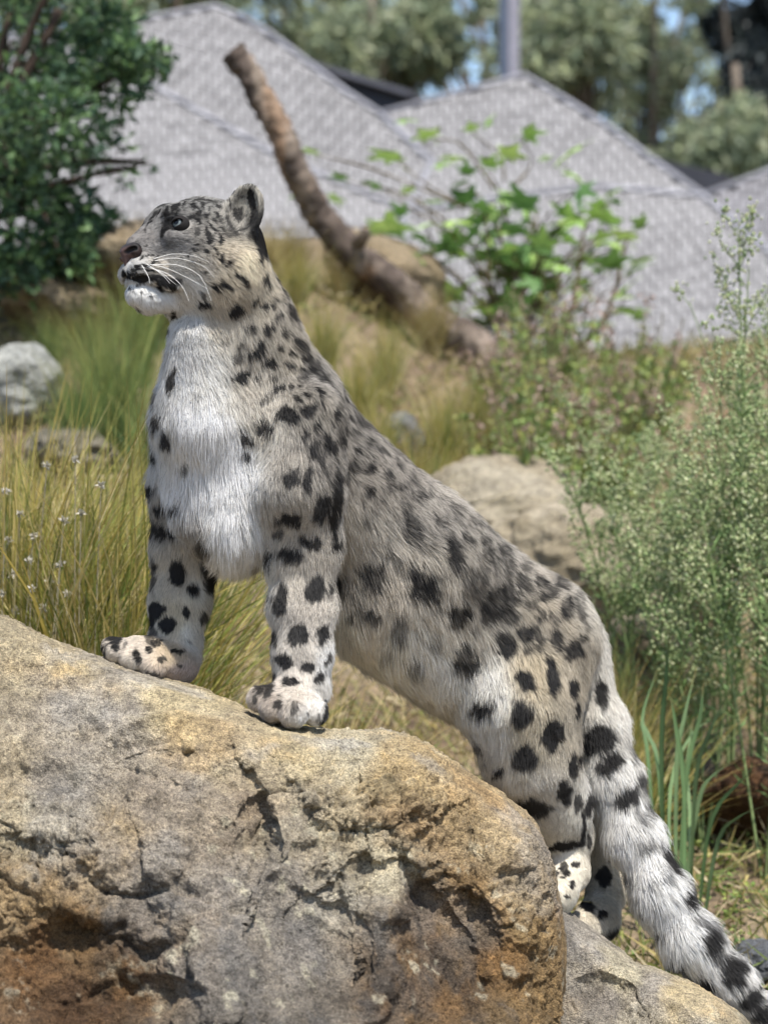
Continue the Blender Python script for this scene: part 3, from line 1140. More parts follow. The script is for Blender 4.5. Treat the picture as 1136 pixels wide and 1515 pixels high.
# ears: cupped shells
EAR_C = HP(359, 318, .060)
ear_u = nrm(hU * 1.0 - hF * .18 + hL * .18)
ear_n = nrm(hF * .62 + hL * .78 + hU * .05)
ear_n = nrm(ear_n - ear_u * (ear_n @ ear_u))
ear_s = np.cross(ear_u, ear_n)


def mirror_axes(A):
    return np.array([a - 2 * (a @ hL) * hL for a in A])


EARX = np.array([ear_n, ear_s, ear_u])
for mir in (False, True):
    c = HM(EAR_C) if mir else EAR_C
    ax = mirror_axes(EARX) if mir else EARX
    LE.ell(c - ax[0] * .002, ax, (.017, .030, .048), .012)
    LE.ell(c + ax[0] * .013 + ax[2] * .004, ax, (.019, .0245, .039), .004, True)

le_lo, le_hi = LE.bounds(.03)
LV, LQ = surface_nets(LE, le_lo, le_hi, 0.0034)
d_ = LE(LV)
LN = nrm(np.stack([LE(LV + np.eye(3)[i] * .002) - d_ for i in range(3)], -1))
le_me = mesh_np("body", LV, LQ)
le_bvh = BVHTree.FromPolygons([tuple(v) for v in LV], [tuple(q) for q in LQ])


def hit(px, py):
    """photograph pixel -> point on the animal's skin"""
    d = nrm(W(px, py, 0.0) - CAMP)
    loc, nor, i, dist = le_bvh.ray_cast(Vector(CAMP), Vector(d))
    return None if loc is None else np.array(loc)


def near(px, py, r=30):
    """like hit, looking a little further inside the outline if the ray misses"""
    h = hit(px, py)
    if h is not None:
        return h
    for rr in range(4, r, 4):
        for a in range(12):
            h = hit(px + rr * math.cos(a * math.pi / 6), py + rr * math.sin(a * math.pi / 6))
            if h is not None:
                d = nrm(W(px, py, 0.0) - CAMP)
                return CAMP + d * ((h - CAMP) @ d)
    return W(px, py, 0.1)


# ---- coat control points: px, py, colour, hair length mm, flow (px right, px down, away), lift
CTRL = [
    # face
    (190, 362, '#8d8580', 4, (1, -.1, .2), .15), (215, 350, '#918a84', 5, (1, -.3, .4), .15), (232, 325, '#9a9590', 6, (1, -.4, .3), .15),
    (245, 305, '#9c9892', 7, (1, -.3, .2), .2), (280, 296, '#a09c96', 8, (1, -.2, .1), .2), (320, 292, '#a5a19a', 9, (1, .1, .1), .2),
    (240, 370, '#8f8a86', 6, (1, .1, .4), .15), (270, 365, '#a09a94', 7, (1, .2, .3), .18), (205, 395, '#d8d3cc', 6, (.8, .3, .3), .2),
    (232, 395, '#cfc4b4', 7, (1, .2, .3), .2), (262, 392, '#c9c0b2', 9, (1, .35, .3), .22), (300, 350, '#aaa297', 9, (1, .3, .3), .2),
    (300, 395, '#b0a698', 12, (.9, .6, .3), .25), (335, 380, '#bcae97', 14, (.8, .7, .3), .3), (365, 395, '#d6c6a8', 20, (.5, 1, .2), .35),
    (290, 430, '#dcd7cf', 15, (.7, .8, .2), .3), (330, 430, '#c4b499', 20, (.5, 1, .2), .35), (208, 436, '#dedbd5', 11, (.1, 1, .1), .4), (225, 450, '#e2dfda', 15, (.3, 1, .1), .4),
    (245, 455, '#e4e1dc', 12, (.4, 1, .1), .3), (345, 320, '#a59e92', 9, (.6, -.5, .2), .3), (360, 300, '#a19a8c', 9, (.2, -1, .1), .3),
    (382, 340, '#131211', 9, (.3, .5, .4), .2),
    # neck and chest
    (280, 490, '#d6d2cc', 24, (.2, 1, 0), .3), (330, 480, '#c6bba9', 24, (.4, 1, .1), .32), (395, 440, '#c0b39c', 22, (.5, 1, .2), .3),
    (420, 460, '#a49a8b', 22, (.5, 1, .3), .3), (255, 550, '#d9d5cf', 26, (.05, 1, 0), .28), (310, 560, '#d8d3ca', 30, (.2, 1, 0), .3),
    (370, 560, '#c2b7a6', 28, (.3, 1, .1), .3), (430, 530, '#b5a996', 26, (.5, 1, .2), .28), (470, 560, '#8f887f', 24, (.7, 1, .2), .25),
    (235, 640, '#c9c5bf', 30, (0, 1, 0), .28), (290, 640, '#eeebe6', 40, (.05, 1, 0), .32), (345, 690, '#f0ede8', 44, (.15, 1, 0), .34),
    (400, 640, '#cfc4b3', 34, (.3, 1, .1), .3), (270, 730, '#f0ede9', 46, (-.05, 1, 0), .32), (340, 790, '#eeebe6', 56, (.1, 1, 0), .34),
    (370, 840, '#e2ddd5', 52, (.15, 1, .1), .34),
    # shoulder and forelegs
    (450, 610, '#a09687', 24, (.4, 1, .1), .25), (440, 690, '#aba193', 24, (.2, 1, 0), .25), (480, 680, '#948b80', 24, (.2, 1, .2), .25),
    (430, 770, '#b3a898', 22, (0, 1, 0), .25), (445, 850, '#bdb2a2', 18, (0, 1, 0), .22), (447, 930, '#c3b8aa', 14, (0, 1, 0), .2),
    (447, 985, '#c6bbad', 12, (0, 1, 0), .2), (485, 985, '#dcd7d0', 16, (.1, 1, .1), .25), (430, 1030, '#c3b7a8', 14, (-.4, 1, -.3), .25),
    (400, 1045, '#b8a898', 11, (-.6, .9, -.4), .25), (460, 1060, '#d6cec4', 11, (0, 1, -.4), .25),
    (245, 770, '#a39c92', 22, (-.05, 1, 0), .25), (290, 800, '#a79e93', 26, (.1, 1, 0), .25), (255, 850, '#c0b39f', 15, (-.05, 1, 0), .2),
    (310, 860, '#d8d3cb', 22, (.1, 1, .1), .3), (255, 920, '#c6b99f', 13, (0, 1, 0), .2), (285, 940, '#d5cdc0', 18, (.1, 1, .1), .28),
    (255, 965, '#c4ae8e', 11, (-.3, 1, 0), .2), (195, 965, '#cabba9', 9, (-.9, .3, 0), .25), (265, 1000, '#b5a29a', 7, (-.3, .8, 0), .2),
    # back, flank, belly
    (540, 640, '#8e867c', 24, (.9, .9, .1), .22), (600, 705, '#948b80', 26, (.9, .7, .1), .24), (560, 720, '#a1978a', 28, (.8, .9, .1), .26),
    (540, 800, '#b9afa0', 36, (.6, 1, .1), .3), (650, 770, '#a39a8e', 30, (.9, .8, .1), .26), (640, 850, '#b9ae9d', 36, (.6, 1, .1), .3),
    (740, 800, '#978f84', 28, (.9, .7, .1), .24), (720, 880, '#a99f91', 32, (.8, .8, .1), .28), (820, 850, '#a19789', 26, (.8, .8, .1), .24),
    (810, 920, '#a89b86', 24, (.7, .9, .1), .24), (560, 880, '#bfb29f', 40, (.4, 1, .1), .3), (540, 940, '#c9bba6', 46, (.2, 1, 0), .32),
    (600, 960, '#d3cabc', 54, (.3, 1, 0), .34), (650, 1000, '#d8d1c6', 48, (.3, 1, 0), .34), (690, 950, '#c6bbaa', 40, (.4, 1, 0), .3),
    # thigh and hind legs
    (870, 890, '#aea698', 22, (.5, 1, .2), .24), (790, 1000, '#bfae8f', 24, (.3, 1, 0), .25), (720, 1020, '#d6cfc3', 36, (.2, 1, 0), .3),
    (860, 1000, '#b3a58e', 20, (.2, 1, .1), .24), (720, 1090, '#d2cdc5', 32, (.2, 1, 0), .3), (790, 1090, '#c4b69b', 22, (.15, 1, 0), .25),
    (850, 1090, '#bdb09a', 18, (.1, 1, .1), .24), (800, 1180, '#c3bbae', 20, (.3, 1, 0), .26), (840, 1230, '#cfc6b6', 14, (.2, 1, 0), .22),
    (845, 1290, '#d6cab5', 9, (0, 1, 0), .2), (895, 1300, '#bfb197', 10, (.1, 1, 0), .2),
    # tail
    (885, 1000, '#c3bcb0', 24, (.3, 1, -.2), .26), (900, 1080, '#cdc6bb', 28, (.3, 1, -.2), .28), (915, 1160, '#d6d0c7', 34, (.3, 1, -.2), .32),
    (940, 1240, '#dad5cd', 38, (.5, 1, -.2), .34), (985, 1330, '#dedad3', 42, (.6, 1, -.2), .36), (1030, 1400, '#d8d4cd', 40, (.8, 1, -.2), .36),
    (1080, 1450, '#cfcac3', 34, (1, 1, -.1), .34), (1120, 1490, '#c2bdb6', 28, (1, 1, -.1), .34),
]
CP, CC, CL, CF, CLF = [], [], [], [], []
for px, py, hx, ln, fl, lf in CTRL:
    CP.append(near(px, py))
    c_ = srgb(hx)
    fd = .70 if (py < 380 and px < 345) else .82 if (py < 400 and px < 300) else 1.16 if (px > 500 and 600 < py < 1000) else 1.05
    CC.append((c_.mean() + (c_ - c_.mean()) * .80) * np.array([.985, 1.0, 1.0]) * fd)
    ln = ln + 2.5 if ln < 9 and py < 470 else ln
    CL.append(ln / 1000 * (.98 if ln > 34 else .86 if ln > 20 else .95))
    CF.append(nrm(np.array([fl[0], fl[2], -fl[1]])))
    CLF.append(lf)
# the far side of the trunk follows the near side: same values, pushed through
CP = np.array(CP)
CC, CL, CF, CLF = map(np.array, (CC, CL, CF, CLF))


def interp(P, vals_list, power=3.0, ysc=0.45):
    """inverse-distance interpolation of the control values; depth counts less, so the far side follows"""
    sc = np.array([1, ysc, 1])
    allv = np.concatenate([v.reshape(len(v), -1) for v in vals_list], 1).astype(np.float32)
    out = np.empty((len(P), allv.shape[1]))
    C = (CP * sc).astype(np.float32)
    c2_ = (C ** 2).sum(1)
    for s in range(0, len(P), 40000):
        q = (P[s:s + 40000] * sc).astype(np.float32)
        d2 = np.maximum((q ** 2).sum(1)[:, None] + c2_[None] - 2 * q @ C.T, 0) + np.float32(6e-5)
        w = 1 / (d2 * d2)
        w /= w.sum(1, keepdims=True)
        out[s:s + 40000] = w @ allv
    res, k = [], 0
    for v in vals_list:
        m = v.reshape(len(v), -1).shape[1]
        res.append(out[:, k:k + m])
        k += m
    return res


# ---- markings and some painted shade: px, py, half width, half height, angle deg (clockwise in the picture), darkness
SPOTS_SHADE = [
    # brow, forehead, eye
    (258, 331, 19, 10, -15, 1), (242, 342, 10, 5, 125, 1), (250, 318, 14, 3.5, -15, .9), (283, 322, 7, 3.5, 0, 1), (294, 316, 4, 3, 0, 1), (293, 326, 6, 4, 15, 1), (296, 331, 4, 3, 0, 1),
    (258, 306, 4, 10, 20, .95), (272, 302, 3, 8, 10, .9), (283, 303, 6, 3, 0, .9), (246, 312, 3, 8, 30, .8), (228, 318, 3, 9, 40, .75), (216, 325, 3, 9, 40, .7), (208, 332, 4, 6, 40, .7),
    (238, 303, 8, 3, -25, .7), (295, 296, 10, 2.5, -10, .7), (268, 294, 10, 2.5, -5, .6), (314, 300, 3, 7, -30, .6), (226, 308, 8, 3, -25, .7), (296, 314, 4, 4, 0, .9), (318, 325, 3, 5, -30, .7),
    (236, 314, 2.5, 9, 35, .9), (221, 331, 2.5, 7, 40, .8), (252, 298, 9, 2.5, -20, .85), (262, 312, 2.5, 6, 20, .8), (288, 308, 7, 2.5, 10, .85), (300, 304, 2.5, 6, -20, .8), (308, 296, 7, 2.5, 0, .75), (322, 305, 2.5, 6, -25, .75), (306, 318, 2.5, 5, -30, .8), (324, 318, 2.5, 6, -30, .75), (214, 340, 2.5, 5, 40, .7), (244, 322, 2.5, 5, 30, .9), (330, 340, 2.5, 6, -20, .7), (312, 335, 2.5, 7, -20, .8), (275, 356, 8, 2, 15, .5), (262, 352, 8, 2, 10, .5), (290, 345, 6, 2, 20, .6),
    # cheek
    (308, 350, 4, 16, -22, 1), (318, 372, 3, 8, -12, .9), (326, 355, 3, 11, -25, .85), (330, 381, 3.5, 9, 0, 1), (338, 392, 4, 4, 0, .9), (285, 371, 6, 3, 5, .9), (303, 375, 5, 4, 10, .95), (278, 380, 4, 2.5, 0, .85),
    (293, 361, 3, 3, 0, .7), (266, 383, 3, 2, 0, .7), (290, 388, 3, 2, 0, .7), (302, 402, 4, 3, 0, .7),
    # whisker rows
    (217, 378, 3, 2, 0, .9), (225, 377, 3, 2, 0, .9), (233, 377, 3, 2, 0, .9), (210, 380, 3, 2, 0, .85), (216, 391, 9, 3, -3, .95), (230, 389, 5, 2.5, 0, .9), (233, 383, 4, 2.5, 0, .9), (203, 393, 5, 2.5, 0, .9), (216, 363, 2, 2, 0, .8),
    (200, 398, 10, 3, 0, .85), (222, 398, 12, 3, 5, .8),
    # lips
    (195, 408, 14, 6, 10, 1), (215, 413, 18, 7, 8, 1), (234, 413, 20, 7, 8, 1), (248, 419, 19, 9.5, -6, 1), (183, 403, 5, 6, 10, 1), (197, 432, 3, 2, 0, .7), (208, 432, 2.5, 2, 0, .7), (224, 442, 3, 2.5, 0, .7), (192, 428, 3, 2, 0, .7), (203, 420, 5, 2, 0, .7),
    # throat and jaw
    (332, 422, 8, 8, -20, .95), (320, 427, 7, 6, 0, .95), (357, 411, 5, 9, -15, .9), (364, 420, 6, 9, -20, .9), (351, 402, 3, 5, 0, .8), (302, 452, 10, 7, -10, .95), (350, 462, 13, 11, -30, .9), (303, 438, 4, 8, -20, .6), (258, 468, 6, 6, 40, .8), (243, 480, 5, 9, 10, .7), (247, 489, 7, 4, 0, .7),
    (378, 448, 4, 9, 30, .8), (397, 455, 9, 4, -35, .8), (396, 487, 5, 11, 35, .9), (405, 445, 6, 4, -30, .7), (392, 413, 4, 10, 10, .7), (396, 420, 3, 12, -10, .7), (392, 370, 5, 9, 0, .9), (405, 382, 4, 12, -20, .7), (412, 412, 5, 9, -30, .7), (420, 432, 5, 10, -35, .7), (430, 455, 5, 10, -30, .7),
    (436, 470, 6, 12, -30, .7), (412, 470, 5, 9, 10, .7), (424, 492, 7, 5, -20, .7), (445, 510, 14, 8, 35, .75), (452, 530, 10, 8, 30, .75),
    # neck side, chest edges
    (380, 521, 16, 9, -35, 1), (398, 539, 11, 8, -20, 1), (358, 556, 15, 10, -35, 1), (350, 532, 5, 14, 30, .6), (254, 562, 7, 17, 10, .9), (231, 625, 8, 14, 0, .85), (246, 652, 8, 11, 0, .75), (229, 592, 5, 16, 0, .6), (273, 696, 6, 9, 10, .6), (222, 655, 4, 20, 0, .4),
    (428, 541, 7, 7, 0, .8), (432, 572, 4, 4, 0, .7), (412, 574, 12, 5, -35, .8), (393, 592, 12, 5, -35, .6), (443, 567, 4, 4, 0, .7), (455, 584, 6, 4, 0, .8), (456, 606, 11, 9, -25, .9), (474, 582, 4, 7, -10, .85), (478, 597, 4, 9, 0, .8),
    (425, 615, 16, 11, 8, 1), (391, 633, 13, 13, 20, 1), (362, 649, 10, 9, 0, .9), (365, 677, 10, 6, 10, .8), (485, 655, 9, 16, -15, .85), (465, 667, 7, 12, -15, .85), (505, 650, 4, 12, 0, .7), (430, 707, 13, 12, 0, 1), (455, 709, 7, 19, 8, .95), (500, 590, 5, 8, 0, .6), (524, 640, 7, 9, -20, .5),
    # shoulder crease, its shade painted in as dark strokes, and upper foreleg spots
    (497, 740, 9, 42, 6, .9), (475, 752, 10, 20, 5, .95), (426, 768, 18, 11, 0, .9), (410, 790, 10, 7, 0, .6), (512, 705, 8, 26, 20, .6), (520, 690, 8, 16, 15, .6),
    (461, 802, 15, 10, 20, 1), (430, 822, 19, 12, 15, 1), (497, 795, 5, 24, 0, .9), (467, 871, 15, 17, 0, 1), (416, 886, 11, 21, 8, 1), (497, 868, 6, 18, 0, .85), (442, 939, 15, 16, 10, 1), (478, 940, 9, 14, 8, 1),
    (420, 977, 13, 11, 20, 1), (453, 988, 10, 8, 5, 1), (430, 1006, 13, 6, 5, .9), (470, 1004, 7, 9, 20, .8), (484, 975, 4, 10, 0, .7), (411, 1041, 7, 9, 25, .7), (378, 1035, 5, 7, 20, .65), (437, 1048, 5, 10, 15, .6), (470, 1062, 4, 8, 0, .5),
    # far foreleg: spots, and dark strips along its edges
    (249, 757, 24, 9, 8, .9), (262, 750, 14, 8, 0, .8), (245, 788, 24, 8, -4, 1), (262, 849, 13, 18, -12, 1), (285, 874, 8, 8, 0, .95), (232, 902, 12, 13, 15, 1), (248, 925, 13, 11, -15, 1), (277, 908, 5, 9, -15, .9), (312, 855, 12, 26, -15, .75), (300, 812, 14, 14, 30, .6), (226, 850, 6, 26, 0, .6), (226, 940, 6, 14, 0, .6),
    (170, 957, 7, 6, 10, .9), (153, 962, 4, 5, 0, .8), (204, 972, 5, 12, -15, .85), (222, 961, 8, 5, 20, .8), (232, 950, 9, 5, 10, .8), (262, 963, 8, 4, -10, .8), (240, 976, 4, 5, 0, .7), (228, 996, 10, 4, 15, .6), (185, 955, 3, 5, 0, .5), (277, 950, 4, 3, 0, .6), (265, 984, 5, 3, 0, .6),
    # back: small dashes
    (548, 655, 8, 8, 0, .55), (565, 668, 10, 6, 35, .55), (590, 690, 10, 5, 45, .5), (612, 712, 12, 5, 45, .55), (640, 735, 14, 6, 40, .6), (575, 720, 9, 12, 20, .45), (540, 690, 8, 12, 20, .45), (560, 745, 8, 12, 10, .4), (670, 752, 14, 6, 35, .6), (700, 770, 14, 6, 35, .6), (605, 740, 8, 10, 20, .4),
    (675, 770, 10, 6, 35, .5), (730, 785, 14, 6, 35, .65), (765, 805, 16, 7, 35, .7), (745, 815, 14, 7, 30, .7), (795, 825, 14, 7, 35, .7), (780, 840, 12, 8, 20, .6), (820, 845, 10, 6, 40, .6), (640, 790, 10, 14, 10, .35), (585, 770, 8, 12, 10, .35),
    (462, 548, 8, 5, 30, .8), (478, 562, 5, 7, 0, .75), (440, 590, 5, 6, 0, .7), (500, 612, 5, 9, -10, .8), (512, 632, 5, 8, -10, .75), (490, 625, 4, 7, 0, .7), (470, 632, 6, 6, 0, .75), (450, 645, 6, 5, 0, .7), (530, 665, 6, 9, 10, .75), (552, 690, 7, 9, 20, .75),
    (575, 700, 8, 6, 30, .75), (592, 722, 8, 7, 30, .75), (545, 728, 7, 9, 10, .7), (622, 735, 9, 7, 35, .75), (600, 752, 7, 8, 20, .65), (650, 772, 9, 7, 30, .75), (632, 812, 7, 9, 10, .6), (575, 812, 7, 10, 10, .6), (540, 770, 7, 10, 10, .6), (585, 835, 7, 8, 0, .6), (655, 850, 7, 9, 0, .65), (645, 900, 8, 9, 10, .6),
    (690, 800, 9, 8, 20, .75), (715, 800, 9, 7, 30, .75), (720, 822, 8, 10, 0, .7), (755, 835, 9, 8, 20, .75), (765, 880, 8, 9, 0, .75), (760, 915, 8, 8, 0, .7), (800, 910, 7, 8, 0, .7), (820, 915, 7, 7, 0, .7), (700, 930, 9, 9, 20, .6), (640, 955, 9, 11, 20, .6), (570, 965, 9, 11, 10, .5),
    (405, 560, 5, 5, 0, .7), (385, 560, 6, 5, 0, .6), (412, 515, 6, 6, 0, .7), (372, 490, 7, 5, -30, .7), (360, 510, 6, 5, -30, .6), (335, 500, 7, 4, -30, .45), (445, 545, 5, 5, 0, .7), (432, 520, 6, 5, 0, .7),
    # flank rosettes
    (607, 778, 14, 22, -10, .8), (612, 800, 10, 10, 0, .7), (670, 818, 13, 26, -15, .9), (690, 845, 8, 12, 0, .6), (624, 852, 20, 10, 20, .95), (628, 872, 19, 15, 10, 1), (606, 845, 8, 10, 0, .8), (553, 852, 17, 19, 25, .85), (700, 865, 18, 22, 10, .65), (712, 845, 12, 10, 30, .5),
    (676, 911, 17, 15, 0, .95), (592, 930, 13, 16, 30, .75), (545, 908, 18, 14, 10, .75), (530, 885, 12, 20, 10, .5), (560, 795, 8, 14, 0, .45), (735, 895, 22, 26, -25, .9), (748, 880, 10, 20, -20, .8), (740, 845, 12, 26, -20, .6), (725, 915, 14, 10, 20, .8), (690, 780, 8, 16, 0, .4), (655, 755, 6, 10, 20, .4),
    (683, 972, 12, 20, 25, .9), (700, 985, 8, 20, 30, .9), (612, 985, 10, 14, 20, .6), (520, 910, 10, 12, 0, .6), (510, 870, 8, 20, 0, .6),
    # rump
    (800, 862, 8, 12, -30, .8), (782, 870, 8, 14, -20, .7), (818, 875, 8, 10, 30, .7), (804, 885, 10, 8, 20, .8), (830, 862, 12, 10, 35, .75), (855, 885, 10, 12, 20, .6), (838, 900, 9, 15, 10, .85), (857, 905, 6, 14, -15, .7), (770, 858, 12, 8, 40, .7), (785, 895, 10, 8, 10, .6),
    (746, 955, 14, 19, -15, 1), (775, 938, 10, 12, -15, .95), (795, 945, 7, 20, -10, .85), (780, 960, 8, 6, 0, .8), (822, 945, 7, 16, -10, .85), (848, 962, 14, 10, 20, .85), (852, 948, 12, 6, -10, .8), (838, 968, 6, 10, 0, .75), (865, 930, 6, 12, 10, .5),
    (777, 1006, 13, 16, -15, 1), (815, 1000, 10, 28, -5, .95), (848, 1018, 8, 15, -10, .9), (852, 1052, 6, 12, 0, .9), (887, 1025, 11, 20, -5, .95), (880, 985, 10, 12, 0, .5),
    (713, 1048, 14, 16, 25, .95), (770, 1055, 15, 19, 15, 1), (775, 1120, 18, 23, 10, 1), (817, 1086, 15, 23, 10, 1), (848, 1130, 7, 20, 0, .95), (834, 1173, 11, 20, -8, 1), (787, 1195, 26, 14, 12, 1), (736, 1140, 8, 10, 30, .8), (705, 1105, 8, 10, 20, .6), (855, 1185, 6, 14, 0, .7),
    (835, 1252, 30, 8, -8, 1), (850, 1278, 7, 5, 0, .95), (833, 1287, 7, 8, -20, .9), (845, 1308, 5, 6, 0, .8), (822, 1297, 4, 5, 0, .8), (862, 1225, 4, 26, 0, .85), (870, 1245, 4, 12, 0, .7), (838, 1325, 5, 4, 0, .7),
    (892, 1297, 10, 14, 15, .95), (870, 1341, 10, 5, 5, .95), (890, 1352, 9, 5, 20, .8), (905, 1270, 8, 8, 0, .7),
    # tail
    (885, 1095, 25, 20, -35, 1), (903, 1130, 22, 12, -40, 1), (928, 1182, 22, 14, -30, .9), (955, 1168, 8, 18, -20, .6), (948, 1210, 12, 14, -30, .5), (960, 1255, 16, 9, -20, .55), (1002, 1280, 16, 14, -10, .85), (1025, 1325, 18, 18, -25, 1), (985, 1300, 10, 8, 0, .5),
    (1050, 1390, 18, 22, -10, .95), (1035, 1365, 10, 10, 0, .6), (1085, 1440, 20, 22, 15, 1), (1108, 1478, 20, 14, -30, 1), (1130, 1500, 16, 14, 0, 1), (1062, 1412, 12, 10, 0, .7), (940, 1115, 6, 16, -20, .6), (968, 1310, 10, 8, 30, .35), (925, 1100, 8, 12, 0, .4),
    # behind the ear
    (381, 345, 9, 44, -8, 1), (388, 362, 7, 28, -5, 1), (374, 300, 6, 22, -5, .9), (385, 380, 5, 12, 0, 1), (352, 272, 16, 4, 0, .8), (352, 318, 8, 12, 10, .75),
]
sp = []
for px, py, rx, ry, an, dk in SPOTS_SHADE:
    h = near(px, py)
    k = (h[1] + CAM_D) / FPX
    gr = 1.0 if py < 470 else 1.08
    ros = 1.0 if (505 < px < 885 and 730 < py < 990) else 0.0
    sp.append((*h, rx * k * gr * (1 + .10 * ros), ry * k * gr * (1 + .10 * ros), math.radians(an), dk, 0, -1, 0, ros))
# spots for the side away from the camera: same sizes, scattered over the skin
bk = np.nonzero((LN[:, 1] > 0.35))[0]
pick = []
for i in rng.permutation(bk)[:4000]:
    p = LV[i]
    if HL(p)[0] > .03 and HL(p)[2] > -.11:
        continue
    if not pick or ((LV[pick] - p) ** 2).sum(1).min() > .045 ** 2:
        pick.append(i)
for i in pick:
    s = rng.uniform(.009, .018)
    sp.append((*LV[i], s, s * rng.uniform(.8, 1.4), rng.uniform(-.6, .6), rng.uniform(.7, 1), *LN[i], 0))
sp = np.array(sp)


def coat(P, NP):
    """colour and darkness of the coat at points P"""
    base, ln = interp(P, [CC, CL[:, None]])
    wob = np.stack([fbm(P * 70, 3, 5), fbm(P * 70 + 9, 3, 6), fbm(P * 70 + 21, 3, 7)], -1) * .0085
    wob += np.stack([fbm(P * 260, 2, 15), fbm(P * 260 + 9, 2, 16), fbm(P * 260 + 21, 2, 17)], -1) * .0036
    wob *= (0.35 + 0.65 * np.clip(ln / .02, 0, 1.6))
    Q = P + wob
    brk = fbm(P * 75 + 4, 3, 99)
    dark = np.zeros(len(P))
    order = np.argsort(Q[:, 0])
    xs = Q[order, 0]
    for x, y, z, rx, rz, an, dk, n0, n1_, n2_, ros in sp:
        m = max(rx, rz) * 1.6 + .004
        a, b = np.searchsorted(xs, (x - m, x + m))
        ii = order[a:b]
        q = Q[ii]
        s = (np.abs(q[:, 2] - z) < m) & (np.abs(q[:, 1] - y) < .075 + 2 * m)
        ii, q = ii[s], q[s]
        if not len(ii):
            continue
        dx, dz = q[:, 0] - x, -(q[:, 2] - z)
        ca, sa = math.cos(an), math.sin(an)
        u, v = dx * ca + dz * sa, -dx * sa + dz * ca
        e = np.sqrt((u / rx) ** 2 + (v / rz) ** 2 + (np.maximum(np.abs(q[:, 1] - y) - .02, 0) / (.06)) ** 2)
        sm = 0.16 + 0.25 * np.clip(ln[ii, 0] / .03, 0, 1)
        d = dk * (1 - smooth(1 - sm, 1 + sm, e)) * smooth(-.45, -.1, NP[ii] @ np.array([n0, n1_, n2_]) - (.5 if n1_ > 0 else 0))
        if ros:
            d = d * (1 - .22 * np.exp(-(e / .5) ** 2)) * (.74 + .26 * smooth(-.35, .2, brk[ii]))
        dark[ii] = np.maximum(dark[ii], d)
    # broken smoky marks over the grey of the back, fine ticks on the head and neck
    lumb = base.mean(1)
    zone = smooth(.40, .27, lumb) * smooth(.012, .018, ln[:, 0])
    sm_ = ridged(P * np.array([34, 34, 26]) + fbm(P * 12, 2, 91)[:, None] * .8, 2, 92)
    dark = np.maximum(dark, zone * .62 * smooth(.18, .62, sm_) * smooth(-.25, .25, fbm(P * 16, 2, 93)))
    hz = smooth(.13, .08, np.linalg.norm(P - HO, axis=1))
    tk = ridged(P * 95 + 3, 2, 95)
    dark = np.maximum(dark, hz * .62 * smooth(.30, .75, tk) * smooth(.60, .35, lumb) * smooth(-.3, .3, fbm(P * 40, 2, 96)))
    return base, dark


# ---- skin
M_SKIN, nt_, out_ = mat_new("leopard_skin")
g_ = NT(nt_)
at_ = g_.n("Attribute", attribute_name="Col")
b_ = g_.n("BsdfPrincipled", i_Roughness=.75)
b_.inputs["Specular IOR Level"].default_value = .2
g_.link(at_.outputs["Color"], b_.inputs["Base Color"])
g_.link(b_.outputs[0], out_.inputs["Surface"])
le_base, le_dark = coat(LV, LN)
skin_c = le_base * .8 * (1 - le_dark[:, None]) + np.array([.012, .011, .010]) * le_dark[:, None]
set_col(le_me, skin_c)

leopard = empty("snow_leopard", tuple(W(440, 1072, -.1)))
tag(leopard, "spotted grey and white snow leopard standing with forepaws up on the boulder", "snow leopard")


def put(o, parent=leopard):
    """parent keeping world coordinates (the leopard's root is only moved, never turned)"""
    o.parent = parent
    o.location = -Vector(leopard.location) if parent is leopard else (0, 0, 0)
    return o


le_body = put(obj("body", le_me, M_SKIN))

# ---- fur
tri = np.concatenate([LQ[:, [0, 1, 2]], LQ[:, [0, 2, 3]]])
cr = np.cross(LV[tri[:, 1]] - LV[tri[:, 0]], LV[tri[:, 2]] - LV[tri[:, 0]])
area = np.linalg.norm(cr, axis=1) / 2
tc_ = LV[tri].mean(1)
len_t = interp(tc_, [CL[:, None]])[0][:, 0]
dens = 3.6e6 / (len_t / .010) ** 0.75 * area           # hairs per triangle
facing = ((nrm(cr)) * nrm(CAMP - tc_)).sum(1)
dens *= np.where(facing < -.25, .35, 1)
NH = int(min(dens.sum(), 820000))
ti = rng.choice(len(tri), NH, p=dens / dens.sum())
uv = rng.random((NH, 2))
fl = uv.sum(1) > 1
uv[fl] = 1 - uv[fl]
wts = np.stack([1 - uv.sum(1), uv[:, 0], uv[:, 1]], -1)
HR = (LV[tri[ti]] * wts[..., None]).sum(1)
HN = nrm((LN[tri[ti]] * wts[..., None]).sum(1))
hlen, hflow, hlift = [a for a in interp(HR, [CL[:, None], CF, CLF[:, None]])]
hlen, hlift = hlen[:, 0], hlift[:, 0]
# head local tests
hl = HL(HR)
eyeL, eyeR = EYE, HM(EYE)
de = np.minimum(np.linalg.norm((HR - eyeL), axis=1), np.linalg.norm((HR - eyeR), axis=1))
NOSE = HP(186, 376, 0)
dn = np.linalg.norm((HR - NOSE), axis=1)
keep = (de > .0150) & (dn > .0205)
lip = np.zeros(NH, bool)
for px, py, l, r in ((195, 407, .012, .006), (212, 412, .022, .007), (230, 414, .030, .005)):
    for mm in (0, 1):
        c = HP(px, py, l)
        c = HM(c) if mm else c
        lip |= np.linalg.norm(HR - c, axis=1) < r
keep &= ~lip
HR, HN, hlen, hflow, hlift, hl = HR[keep], HN[keep], hlen[keep], hflow[keep], hlift[keep], hl[keep]
NH = len(HR)
